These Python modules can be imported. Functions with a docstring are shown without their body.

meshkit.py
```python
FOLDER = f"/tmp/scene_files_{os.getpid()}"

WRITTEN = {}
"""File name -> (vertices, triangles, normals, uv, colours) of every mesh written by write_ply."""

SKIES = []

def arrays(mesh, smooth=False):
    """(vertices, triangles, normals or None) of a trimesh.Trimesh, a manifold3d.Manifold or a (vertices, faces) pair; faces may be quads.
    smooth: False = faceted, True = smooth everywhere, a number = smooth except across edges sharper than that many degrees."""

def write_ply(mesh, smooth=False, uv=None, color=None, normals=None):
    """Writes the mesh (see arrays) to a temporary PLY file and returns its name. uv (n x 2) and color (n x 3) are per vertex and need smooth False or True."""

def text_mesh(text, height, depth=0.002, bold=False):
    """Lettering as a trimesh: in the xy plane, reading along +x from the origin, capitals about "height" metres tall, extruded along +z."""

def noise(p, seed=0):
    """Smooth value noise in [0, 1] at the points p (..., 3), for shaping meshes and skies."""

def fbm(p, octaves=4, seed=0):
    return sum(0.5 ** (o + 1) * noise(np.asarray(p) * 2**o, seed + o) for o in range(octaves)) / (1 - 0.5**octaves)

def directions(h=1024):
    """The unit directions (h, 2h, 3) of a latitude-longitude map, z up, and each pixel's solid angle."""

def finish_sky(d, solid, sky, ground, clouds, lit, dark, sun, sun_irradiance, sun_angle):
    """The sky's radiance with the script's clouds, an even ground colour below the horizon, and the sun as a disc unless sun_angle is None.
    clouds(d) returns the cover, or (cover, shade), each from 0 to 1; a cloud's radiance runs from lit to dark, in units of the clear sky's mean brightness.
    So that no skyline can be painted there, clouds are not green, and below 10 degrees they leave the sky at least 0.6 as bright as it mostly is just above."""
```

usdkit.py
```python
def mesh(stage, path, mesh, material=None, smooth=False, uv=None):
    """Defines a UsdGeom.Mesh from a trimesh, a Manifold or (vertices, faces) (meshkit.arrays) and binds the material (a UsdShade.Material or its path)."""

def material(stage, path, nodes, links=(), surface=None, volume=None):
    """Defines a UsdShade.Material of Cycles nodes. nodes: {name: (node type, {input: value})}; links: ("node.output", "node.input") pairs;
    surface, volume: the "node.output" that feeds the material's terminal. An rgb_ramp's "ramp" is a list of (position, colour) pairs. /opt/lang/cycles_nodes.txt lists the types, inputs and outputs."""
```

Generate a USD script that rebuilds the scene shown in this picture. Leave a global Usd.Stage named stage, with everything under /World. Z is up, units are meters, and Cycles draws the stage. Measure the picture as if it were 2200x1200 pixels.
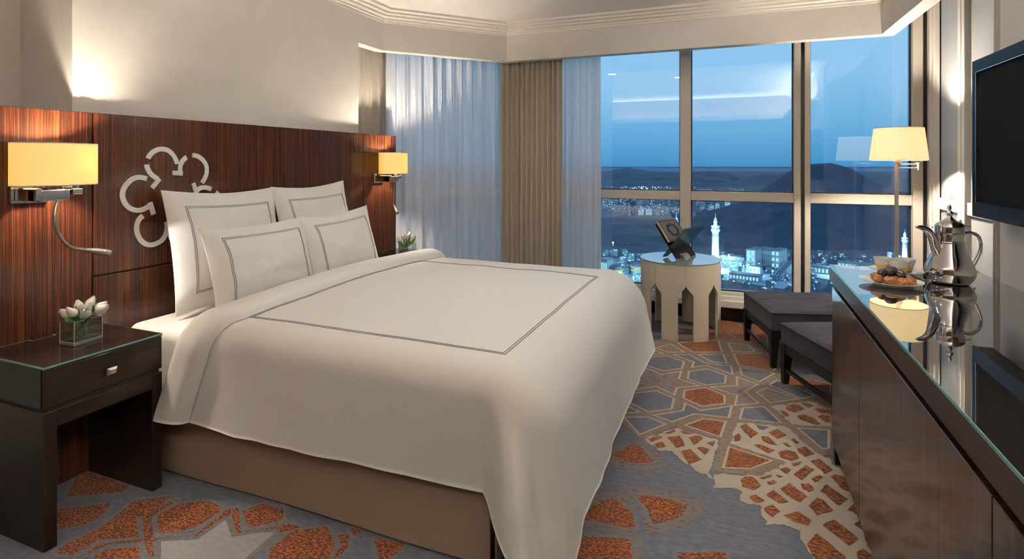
import math, random
import numpy as np, trimesh, usdkit, meshkit
from shapely.geometry import Polygon, LineString, box as sbox
from shapely.ops import unary_union
from pxr import Usd, UsdGeom, UsdLux, UsdShade, Gf, Sdf

rng = np.random.default_rng(7)
random.seed(7)
stage = Usd.Stage.CreateInMemory()
UsdGeom.SetStageUpAxis(stage, 'Z')
UsdGeom.SetStageMetersPerUnit(stage, 1.0)
UsdGeom.Xform.Define(stage, '/World')
UsdGeom.Scope.Define(stage, '/World/Looks')

# ------------------------------------------------------------------ camera
# x runs across the room (headboard wall is at -x), y towards the window wall, eye height 1.45 m
YAW = math.radians(22.07)
cam = UsdGeom.Camera.Define(stage, '/World/Camera')
cam.CreateHorizontalApertureAttr(36.0)
cam.CreateVerticalApertureAttr(36.0 * 1200 / 2200)
cam.CreateFocalLengthAttr(36.0 * 1192 / 2200)
cam.CreateVerticalApertureOffsetAttr(-36.0 * (600 - 348.4) / 2200)
cam.CreateClippingRangeAttr(Gf.Vec2f(0.05, 100000))
cam.CreateExposureAttr(0.3)
cs, sn = math.cos(YAW), math.sin(YAW)
cam.AddTransformOp().Set(Gf.Matrix4d(cs, sn, 0, 0,  0, 0, 1, 0,  sn, -cs, 0, 0,  0, 0, 1.45, 1))

# ------------------------------------------------------------------ sky (dusk) and room lights
def M(name, nodes, links=(), surface='p.BSDF', volume=None):
    return usdkit.material(stage, '/World/Looks/' + name, nodes, links, surface=surface, volume=volume)

M('dusk_sky', {
    't': ('texture_coordinate', {}), 's': ('separate_xyz', {}),
    'm': ('map_range', {'from_min': -0.02, 'from_max': 0.6, 'to_min': 0.0, 'to_max': 1.0, 'clamp': True}),
    'r': ('rgb_ramp', {'ramp': [(0, (.045, .21, .44)), (.035, (.065, .32, .62)), (.12, (.14, .44, .74)), (.25, (.27, .57, .85)), (.45, (.31, .61, .90)), (1, (.20, .46, .80))]}),
    'b': ('background_shader', {'strength': 1.0})},
  [('t.generated', 's.vector'), ('s.z', 'm.value'), ('m.result', 'r.fac'), ('r.color', 'b.color')], surface='b.background')
dome = UsdLux.DomeLight.Define(stage, '/World/SkyDome')
dome.CreateIntensityAttr(1.0)
UsdShade.MaterialBindingAPI.Apply(dome.GetPrim()).Bind(UsdShade.Material.Get(stage, '/World/Looks/dusk_sky'))

def light(kind, name, pos, color, intensity, radius=.05, down=True, parent=None, cone=None, aim=None, width=None, height=None):
    base = (parent or '/World') + '/' + name; path = base; k = 0
    while stage.GetPrimAtPath(path): k += 1; path = '%s_%03d' % (base, k)
    L = getattr(UsdLux, kind).Define(stage, path)
    L.CreateColorAttr(Gf.Vec3f(*color)); L.CreateIntensityAttr(float(intensity))
    if kind in ('SphereLight', 'DiskLight'): L.CreateRadiusAttr(float(radius))
    if kind == 'RectLight': L.CreateWidthAttr(float(width)); L.CreateHeightAttr(float(height))
    if aim is None: L.AddTranslateOp().Set(Gf.Vec3d(*map(float, pos)))
    else:
        d = np.array(aim, float) - np.array(pos, float); d /= np.linalg.norm(d)
        zax = -d; up = np.array([0, 0, 1.]) if abs(zax[2]) < .95 else np.array([0, 1., 0])
        xax = np.cross(up, zax); xax /= np.linalg.norm(xax); yax = np.cross(zax, xax)
        L.AddTransformOp().Set(Gf.Matrix4d(*xax.tolist(), 0, *yax.tolist(), 0, *zax.tolist(), 0, *map(float, pos), 1))
    if cone:
        s = UsdLux.ShapingAPI.Apply(L.GetPrim()); s.CreateShapingConeAngleAttr(float(cone)); s.CreateShapingConeSoftnessAttr(.3)
    return L

WARM = (1.0, .86, .70)
SHADE_GLOW = 1.0      # how brightly the lit lampshades glow
BULB = 105.0
COVE_FILL = 48.0  # strength of the added cove fill
FILL_TINT = (1.0, .93, .84)
DOWN_FILL = 112.0  # strength of the added ceiling fill lights
# added fill light from two unseen coves that wash the ceiling, along the right wall and the entrance wall (above and behind the picture)
light('RectLight', 'added_cove_fill_right', (.93, .65, 2.36), FILL_TINT, COVE_FILL * 4.8, width=.10, height=3.3, aim=(.80, .65, 2.78))
light('RectLight', 'added_cove_fill_entrance', (-.95, -1.10, 2.36), FILL_TINT, COVE_FILL, width=3.6, height=.10, aim=(-.95, -.95, 2.78))

# ------------------------------------------------------------------ naming helpers
COUNT, BASE = {}, {}
def numbered(parent, name):
    k = (parent, name); n = COUNT.get(k, 0); COUNT[k] = n + 1
    return parent + '/' + (name if n == 0 else '%s_%03d' % (name, n))
def say(prim, **kw):
    for k, v in kw.items():
        if v: prim.SetCustomDataByKey(k, v)
def thing(name, label, cat, loc=(0, 0, 0), rz=0.0, group=None, kind=None):
    """An Xform standing at the thing's base; its parts are added with part()."""
    path = numbered('/World', name)
    x = UsdGeom.Xform.Define(stage, path)
    x.AddTranslateOp().Set(Gf.Vec3d(*map(float, loc)))
    x.AddRotateZOp().Set(math.degrees(rz))
    BASE[path] = (np.array(loc, float), rz)
    say(x.GetPrim(), label=label, category=cat, group=group, kind=kind)
    return path
def part(parent, name, mesh, mat, smooth=30, label=None, kind=None, local=False):
    """A part: mesh given in world coordinates unless local."""
    path = numbered(parent, name)
    root = '/'.join(path.split('/')[:3])
    if isinstance(mesh, (list,)): mesh = trimesh.util.concatenate(mesh)
    v, f = np.array(mesh.vertices, float), np.array(mesh.faces)
    if not local and root in BASE:
        loc, rz = BASE[root]; v = v - loc
        c, s = math.cos(-rz), math.sin(-rz)
        v = np.c_[v[:, 0] * c - v[:, 1] * s, v[:, 0] * s + v[:, 1] * c, v[:, 2]]
    usdkit.mesh(stage, path, trimesh.Trimesh(v, f, process=False), mat, smooth=smooth)
    p = stage.GetPrimAtPath(path)
    say(p, label=label, kind=kind)
    return path
def copy(src, label, loc, rz=0.0, group=None):
    """Another individual: references the first one's parts."""
    s = stage.GetPrimAtPath(src); name = src.split('/')[-1]
    path = numbered('/World', name)
    x = UsdGeom.Xform.Define(stage, path); p = x.GetPrim()
    p.GetReferences().AddInternalReference(src); p.SetInstanceable(True)
    x.ClearXformOpOrder()
    x.AddTranslateOp().Set(Gf.Vec3d(*map(float, loc))); x.AddRotateZOp().Set(math.degrees(rz))
    say(p, label=label, category=s.GetCustomDataByKey('category'), group=group or s.GetCustomDataByKey('group'))
    return path
def struct(name, mesh, mat, smooth=30, parent='/World', kind='structure'):
    return part(parent, name, mesh, mat, smooth, kind=kind)

# ------------------------------------------------------------------ shape helpers
def bx(x0, x1, y0, y1, z0, z1, b=0.0):
    x0, x1 = min(x0, x1), max(x0, x1); y0, y1 = min(y0, y1), max(y0, y1); z0, z1 = min(z0, z1), max(z0, z1)
    if b <= 0:
        m = trimesh.creation.box([x1 - x0, y1 - y0, z1 - z0]); m.apply_translation([(x0 + x1) / 2, (y0 + y1) / 2, (z0 + z1) / 2]); return m
    b = min(b, (x1 - x0) * .45, (y1 - y0) * .45, (z1 - z0) * .45)
    pts = []
    for sx, X in ((1, x0), (-1, x1)):
        for sy, Y in ((1, y0), (-1, y1)):
            for sz, Z in ((1, z0), (-1, z1)):
                pts += [(X + sx * b, Y + sy * b, Z), (X + sx * b, Y, Z + sz * b), (X, Y + sy * b, Z + sz * b)]
    return trimesh.convex.convex_hull(np.array(pts))
def rbx(x0, x1, y0, y1, z0, z1, r, n=3):
    """Box with rounded edges."""
    s = trimesh.creation.icosphere(n, r).vertices
    c = np.array([(x, y, z) for x in (x0 + r, x1 - r) for y in (y0 + r, y1 - r) for z in (z0 + r, z1 - r)])
    return trimesh.convex.convex_hull((c[:, None] + s[None]).reshape(-1, 3))
def lathe(prof, c=(0, 0, 0), n=48):
    """Surface of revolution about z; prof = (radius, z) pairs."""
    prof = np.array(prof, float); a = np.arange(n) * 2 * np.pi / n
    v = np.stack([prof[:, None, 0] * np.cos(a), prof[:, None, 0] * np.sin(a), np.repeat(prof[:, 1:2], n, 1)], -1).reshape(-1, 3)
    f = []
    for i in range(len(prof) - 1):
        j = np.arange(n); k = (j + 1) % n
        f.append(np.c_[i * n + j, i * n + k, (i + 1) * n + k]); f.append(np.c_[i * n + j, (i + 1) * n + k, (i + 1) * n + j])
    m = trimesh.Trimesh(v, np.vstack(f), process=False); m.merge_vertices(); m.update_faces(m.nondegenerate_faces())
    m.apply_translation(c); return m
def tube(pts, r, n=10, cap=True):
    p = np.array(pts, float); r = np.broadcast_to(np.asarray(r, float), (len(p),))
    t = np.gradient(p, axis=0); t /= np.linalg.norm(t, axis=1, keepdims=True) + 1e-12
    ref = np.array([0, 0, 1.]) if abs(t[0, 2]) < .8 else np.array([1., 0, 0])
    u = np.cross(t[0], ref); u /= np.linalg.norm(u); a = [u]
    for k in range(1, len(p)):                       # parallel transport, so that the tube never twists
        u = a[-1] - t[k] * (a[-1] @ t[k]); a.append(u / (np.linalg.norm(u) + 1e-12))
    a = np.array(a); b = np.cross(t, a)
    g = np.arange(n) * 2 * np.pi / n
    v = (p[:, None] + r[:, None, None] * (np.cos(g)[None, :, None] * a[:, None] + np.sin(g)[None, :, None] * b[:, None])).reshape(-1, 3)
    f = []
    for i in range(len(p) - 1):
        j = np.arange(n); k = (j + 1) % n
        f += [np.c_[i * n + j, i * n + k, (i + 1) * n + k], np.c_[i * n + j, (i + 1) * n + k, (i + 1) * n + j]]
    f = np.vstack(f)
    if cap:
        v = np.vstack([v, p[:1], p[-1:]]); N = len(p) * n; j = np.arange(n); k = (j + 1) % n
        f = np.vstack([f, np.c_[k, j, np.full(n, N)], np.c_[N - n + j, N - n + k, np.full(n, N + 1)]])
    return trimesh.Trimesh(v, f, process=False)
def spline(pts, n=40):
    from scipy.interpolate import CubicSpline
    p = np.array(pts, float); t = np.r_[0, np.cumsum(np.linalg.norm(np.diff(p, axis=0), axis=1))]
    return CubicSpline(t, p)(np.linspace(0, t[-1], n))
def prism(poly, h):
    gs = getattr(poly, 'geoms', [poly])
    return trimesh.util.concatenate([trimesh.creation.extrude_polygon(g, h, engine='earcut') for g in gs])
def place(m, x, y, z, o):
    """Maps the mesh's axes onto the world vectors x, y, z with origin o."""
    m = m.copy(); v = np.array(m.vertices)
    m.vertices = v[:, :1] * np.array(x, float) + v[:, 1:2] * np.array(y, float) + v[:, 2:] * np.array(z, float) + np.array(o, float)
    if np.linalg.det(np.array([x, y, z], float)) < 0: m.invert()
    return m
def grid_mesh(P):
    """Quad grid (n, m, 3) as a triangle mesh."""
    n, m = P.shape[:2]; i, j = np.meshgrid(np.arange(n - 1), np.arange(m - 1), indexing='ij')
    a = (i * m + j).ravel(); b = a + 1; c = a + m; d = c + 1
    return trimesh.Trimesh(P.reshape(-1, 3), np.vstack([np.c_[a, c, d], np.c_[a, d, b]]), process=False)
def shell(P, T):
    """Closed thin solid between the grids P and T."""
    n, m = P.shape[:2]; A = grid_mesh(P); B = grid_mesh(T)
    idx = np.arange(n * m).reshape(n, m); ring = np.r_[idx[0, :-1], idx[:-1, -1], idx[-1, :0:-1], idx[:0:-1, 0]]
    nx = np.roll(ring, -1); N = n * m
    f = np.vstack([A.faces, B.faces[:, ::-1] + N, np.c_[ring, ring + N, nx + N], np.c_[ring, nx + N, nx]])
    return trimesh.Trimesh(np.vstack([A.vertices, B.vertices]), f, process=False)
def unit(v): v = np.array(v, float); return v / np.linalg.norm(v)

# ------------------------------------------------------------------ materials
def plain(name, col, rough=.5, **kw):
    return M(name, {'p': ('principled_bsdf', {'base_color': col, 'roughness': rough, **kw})})
def noisy(name, c0, c1, scale=30, rough=.6, detail=4, stretch=(1, 1, 1), bump=0.0, lo=.35, hi=.65, **kw):
    n = {'g': ('geometry', {}), 'mp': ('mapping', {'scale': stretch}), 'n': ('noise_texture', {'scale': scale, 'detail': detail}),
         'r': ('rgb_ramp', {'ramp': [(lo, c0), (hi, c1)]}), 'p': ('principled_bsdf', {'roughness': rough, **kw})}
    l = [('g.position', 'mp.vector'), ('mp.vector', 'n.vector'), ('n.fac', 'r.fac'), ('r.color', 'p.base_color')]
    if bump:
        n['b'] = ('bump', {'strength': bump, 'distance': .002}); l += [('n.fac', 'b.height'), ('b.normal', 'p.normal')]
    return M(name, n, l)
def wood(name, grain, dark, mid, lit, rough=.22, coat=.5, spec=.5):
    return M(name, {'g': ('geometry', {}), 'mp': ('mapping', {'scale': grain}), 'mp2': ('mapping', {'scale': tuple(x * .31 for x in grain)}),
        'n': ('noise_texture', {'scale': 1.0, 'detail': 6, 'roughness': .62}), 'n2': ('noise_texture', {'scale': 1.0, 'detail': 2}),
        'a': ('math', {'math_type': 'multiply_add', 'value2': .30, 'value3': 0.0}), 'c': ('math', {'math_type': 'multiply_add', 'value2': .70}),
        'r': ('rgb_ramp', {'ramp': [(.30, dark), (.5, mid), (.60, lit), (.70, mid)]}),
        'p': ('principled_bsdf', {'roughness': rough, 'coat_weight': coat, 'coat_roughness': .06, 'specular_ior_level': spec})},
      [('g.position', 'mp.vector'), ('g.position', 'mp2.vector'), ('mp.vector', 'n.vector'), ('mp2.vector', 'n2.vector'),
       ('n2.fac', 'a.value1'), ('n.fac', 'c.value1'), ('a.value', 'c.value3'), ('c.value', 'r.fac'), ('r.color', 'p.base_color')])
MAC = ((.008, .0038, .003), (.031, .0095, .005), (.112, .030, .0095))
MACD = ((.0035, .0022, .0017), (.0085, .0042, .0027), (.021, .009, .005))
WOOD_V = wood('macassar_upright', (380, 380, 2.6), *MAC, .26, .35, .3)
WOOD_H = wood('macassar_lengthwise', (150, 4.0, 150), *MACD, .38, .12, .25)
WOOD_DV = wood('macassar_dark_upright', (150, 150, 3.0), *MACD, .38, .12, .25)
BLACKWOOD = plain('black_lacquer', (.006, .005, .0045), .35, specular_ior_level=.3)
SLOT = plain('joint_shadow', (.004, .003, .003), .7)
WALL = noisy('painted_plaster', (.66, .62, .57), (.69, .65, .60), 6, .75)
CEILP = plain('ceiling_paint', (.84, .81, .77), .8)
TRIMP = plain('trim_paint', (.78, .73, .66), .5)
FRAME = plain('champagne_aluminium', (.64, .58, .50), .40)
FRAMEW = plain('white_aluminium', (.80, .76, .70), .55)
GASKET = plain('black_gasket', (.008, .008, .009), .5)
STEEL = plain('polished_steel', (.62, .60, .58), .07, metallic=1.0)
CHROME = plain('chrome', (.75, .75, .76), .06, metallic=1.0)
NICKEL = plain('brushed_nickel', (.55, .50, .45), .28, metallic=1.0)
SILVER = plain('brushed_silver', (.84, .84, .82), .42)
LINEN = noisy('white_cotton', (.78, .75, .71), (.80, .77, .73), 900, .85, sheen_weight=.15)
STITCH = plain('grey_embroidery', (.21, .20, .19), .8)
SKIRT = noisy('taupe_bed_skirt', (.245, .17, .118), (.27, .19, .132), 400, .9)
VELVET = noisy('grey_velvet', (.023, .020, .032), (.036, .031, .047), 9, .85, 3, sheen_weight=.10, sheen_roughness=.4, specular_ior_level=.2)
DRAPE = noisy('taupe_drape', (.70, .62, .515), (.73, .65, .54), 30, .5, 2, (1, 1, .05), sheen_weight=.2)
CREAM = plain('cream_lacquer', (.68, .60, .48), .35)
POLE = plain('satin_pole', (.62, .57, .50), .35, metallic=.55)
PANELM = plain('grey_lacquer_panel', (.50, .50, .49), .35)
CREAMIN = plain('cream_lacquer_inside', (.42, .36, .28), .5)
PORCELAIN = plain('white_porcelain', (.82, .80, .77), .12)
GOLD = noisy('gilt_pattern', (.55, .36, .10), (.80, .62, .26), 60, .3, 2, metallic=.6)
GLASSEDGE = plain('green_glass_edge', (.12, .30, .27), .3)
TVB = plain('black_gloss_bezel', (.003, .006, .012), .28, specular_ior_level=.05)
TVS = plain('black_screen', (.007, .007, .007), .7, specular_ior_level=.03)
PETAL = M('white_petal', {'p': ('principled_bsdf', {'base_color': (.90, .86, .79), 'roughness': .5}), 't': ('translucent_bsdf', {'color': (.8, .72, .6)}), 'm': ('mix_closure', {'fac': .25})},
          [('p.BSDF', 'm.closure1'), ('t.BSDF', 'm.closure2')], 'm.closure')
LEAF = M('tulip_leaf', {'p': ('principled_bsdf', {'base_color': (.10, .22, .04), 'roughness': .45}), 't': ('translucent_bsdf', {'color': (.12, .26, .04)}), 'm': ('mix_closure', {'fac': .25})},
          [('p.BSDF', 'm.closure1'), ('t.BSDF', 'm.closure2')], 'm.closure')
STEM = plain('tulip_stem', (.22, .34, .10), .5)
def pane(name, tint, gain, base=0.0, rough=0.0):
    return M(name, {'f': ('fresnel', {'IOR': 1.5}), 'k': ('math', {'math_type': 'multiply_add', 'value2': gain, 'value3': base, 'use_clamp': True}),
        't': ('transparent_bsdf', {'color': tint}), 'g': ('glossy_bsdf', {'color': (.95, .95, .97), 'roughness': rough}), 'm': ('mix_closure', {})},
        [('f.fac', 'k.value1'), ('k.value', 'm.fac'), ('t.BSDF', 'm.closure1'), ('g.BSDF', 'm.closure2')], 'm.closure')
PANE = pane('window_pane', (.95, .97, .985), 1.5, .05)
VASEG = pane('vase_glass', (.95, .97, .96), 1.0)
WATER = pane('vase_water', (.90, .93, .88), 1.2)
def mirror_top(name, col, refl):
    return M(name, {'f': ('fresnel', {'IOR': 1.5}), 'k': ('math', {'math_type': 'multiply_add', 'value2': 1.0, 'value3': refl, 'use_clamp': True}),
        'd': ('principled_bsdf', {'base_color': col, 'roughness': .6, 'specular_ior_level': .05}), 'g': ('glossy_bsdf', {'color': (.97, .97, .97), 'roughness': .015}), 'm': ('mix_closure', {})},
        [('f.fac', 'k.value1'), ('k.value', 'm.fac'), ('d.BSDF', 'm.closure1'), ('g.BSDF', 'm.closure2')], 'm.closure')
TOPGLASS = mirror_top('dark_glass_top', (.012, .007, .005), .30)
TABGLASS = mirror_top('pale_glass_top', (.50, .50, .48), .28)
NSGLASS = mirror_top('nightstand_glass_top', (.016, .007, .005), .0)
SHEER = M('sheer_voile', {'d': ('diffuse_bsdf', {'color': (.86, .84, .82)}), 't': ('translucent_bsdf', {'color': (.74, .76, .80)}), 'x': ('transparent_bsdf', {'color': (1, 1, 1)}),
        'w': ('layer_weight', {'blend': .35}), 'k': ('math', {'math_type': 'multiply_add', 'value2': -.16, 'value3': .22, 'use_clamp': True}),
        'a': ('mix_closure', {'fac': .20}), 'm': ('mix_closure', {})},
        [('d.BSDF', 'a.closure1'), ('t.BSDF', 'a.closure2'), ('a.closure', 'm.closure1'), ('x.BSDF', 'm.closure2'), ('w.facing', 'k.value1'), ('k.value', 'm.fac')], 'm.closure')
def lampshade(name, col, glow, through):
    return M(name, {'t': ('translucent_bsdf', {'color': col}), 'd': ('diffuse_bsdf', {'color': (.75, .6, .4)}), 'a': ('mix_closure', {'fac': through}),
        'e': ('emission', {'color': col, 'strength': glow}), 's': ('add_closure', {})},
        [('d.BSDF', 'a.closure1'), ('t.BSDF', 'a.closure2'), ('a.closure', 's.closure1'), ('e.emission', 's.closure2')], 's.closure')
SHADE = lampshade('amber_lampshade', (.96, .50, .085), .62 * SHADE_GLOW, .004)
SHADEF = lampshade('ivory_lampshade', (1.0, .77, .38), .62 * SHADE_GLOW, .0025)
SHADELINER = plain('shade_liner', (.85, .80, .70), .8)
BULBM = M('lit_bulb', {'e': ('emission', {'color': (1, .85, .6), 'strength': 12.0})}, surface='e.emission')

# carpet yarns
def yarn(name, c0, c1, c2=None, thr=(.45, .5), stretch=(1, 2.2, 1), scale=70):
    ramp = [(0, c0), (thr[0], c0), (thr[1], c1), (1, c1)] if c2 is None else [(0, c0), (thr[0], c0), (thr[0] + .03, c1), (thr[1], c1), (thr[1] + .03, c2), (1, c2)]
    return M(name, {'g': ('geometry', {}), 'mp': ('mapping', {'scale': stretch}), 'n': ('noise_texture', {'scale': scale, 'detail': 4, 'roughness': .6}),
        'n2': ('noise_texture', {'scale': 600, 'detail': 2}), 'r': ('rgb_ramp', {'ramp': ramp}), 'r2': ('rgb_ramp', {'ramp': [(.3, (.62, .62, .62)), (.7, (1.15, 1.15, 1.15))]}),
        'x': ('mix_color', {'blend_type': 'multiply', 'fac': 1.0, 'use_clamp': False}), 'b': ('bump', {'strength': .35, 'distance': .003}), 'p': ('principled_bsdf', {'roughness': .95, 'sheen_weight': .1})},
        [('g.position', 'mp.vector'), ('mp.vector', 'n.vector'), ('g.position', 'n2.vector'), ('n.fac', 'r.fac'), ('n2.fac', 'r2.fac'), ('r.color', 'x.a'), ('r2.color', 'x.b'),
         ('x.result', 'p.base_color'), ('n2.fac', 'b.height'), ('b.normal', 'p.normal')])
GREY0, GREY1 = (.080, .087, .112), (.128, .136, .168)
Y_GREY = yarn('grey_yarn', GREY0, GREY1, thr=(.35, .65), scale=25)
Y_ORANGE = yarn('orange_yarn', (.060, .008, .003), (.38, .105, .004), (.20, .07, .02), thr=(.50, .74), scale=75)
Y_STONE = yarn('stone_orange_yarn', (.060, .009, .003), (.38, .112, .005), (.20, .07, .02), thr=(.49, .73), scale=75)
Y_RUST = yarn('rust_yarn', (.15, .04, .014), (.36, .13, .035), thr=(.40, .62), scale=40, stretch=(1, 5, 1))
Y_CREAM = yarn('cream_yarn', (.42, .35, .27), (.50, .43, .34), thr=(.3, .7), scale=90)
Y_TAUPE = yarn('taupe_yarn', (.13, .035, .015), (.20, .145, .10), (.20, .17, .15), thr=(.40, .56), scale=40)
Y_FLECK = yarn('flecked_yarn', (.20, .06, .02), (.19, .18, .19), (.16, .17, .21), thr=(.44, .56), scale=30)
Y_DUSK = yarn('dusk_yarn', (.12, .035, .018), (.17, .12, .085), (.13, .13, .15), thr=(.40, .52), scale=32)
Y_PALE = yarn('pale_grey_yarn', (.27, .26, .26), (.33, .32, .32), thr=(.3, .6), scale=30)
Y_JOIN = yarn('grey_outline_yarn', (.11, .11, .12), (.15, .15, .165), thr=(.4, .6), scale=40)
DRAPE2 = noisy('beige_drape', (.42, .38, .32), (.48, .43, .37), 60, .7, 3, (1, 1, .05))
GREENBOARD = plain('green_black_board', (.035, .060, .052), .22)
PAGES = noisy('page_block', (.62, .44, .27), (.74, .56, .37), 500, .8)
COVER = noisy('grey_book_cloth', (.13, .12, .11), (.20, .185, .165), 260, .6)
INK = plain('navy_ornament', (.020, .018, .035), .4)
WOOD_CON = wood('console_wood', (60, 60, 1.5), (.012, .006, .004), (.028, .012, .008), (.050, .021, .013), .24, .35, .3)
WOOD_CONT = wood('console_top_wood', (60, 2.0, 60), (.012, .006, .004), (.028, .012, .008), (.046, .020, .013), .42, .0, .2)
DATEL = noisy('light_date_skin', (.28, .10, .03), (.46, .20, .07), 90, .32, bump=.9)
DATEA = noisy('amber_date_skin', (.20, .055, .012), (.48, .20, .05), 70, .22, bump=.9)
DATEB = noisy('black_date_skin', (.010, .008, .010), (.045, .032, .032), 120, .35, bump=.9)
DATED = noisy('dark_date_skin', (.055, .018, .008), (.17, .06, .025), 80, .25, bump=.9)
RIMG = plain('bright_glass_rim', (.75, .80, .78), .08, transmission_weight=.4)
UNSEENDARK = plain('unseen_dark_wall', (.10, .06, .04), .5)  # unseen entrance wall, made dark so little light reflects off it
GLASSBASE = plain('vase_base_glass', (.10, .11, .10), .05, coat_weight=.6)
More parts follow.
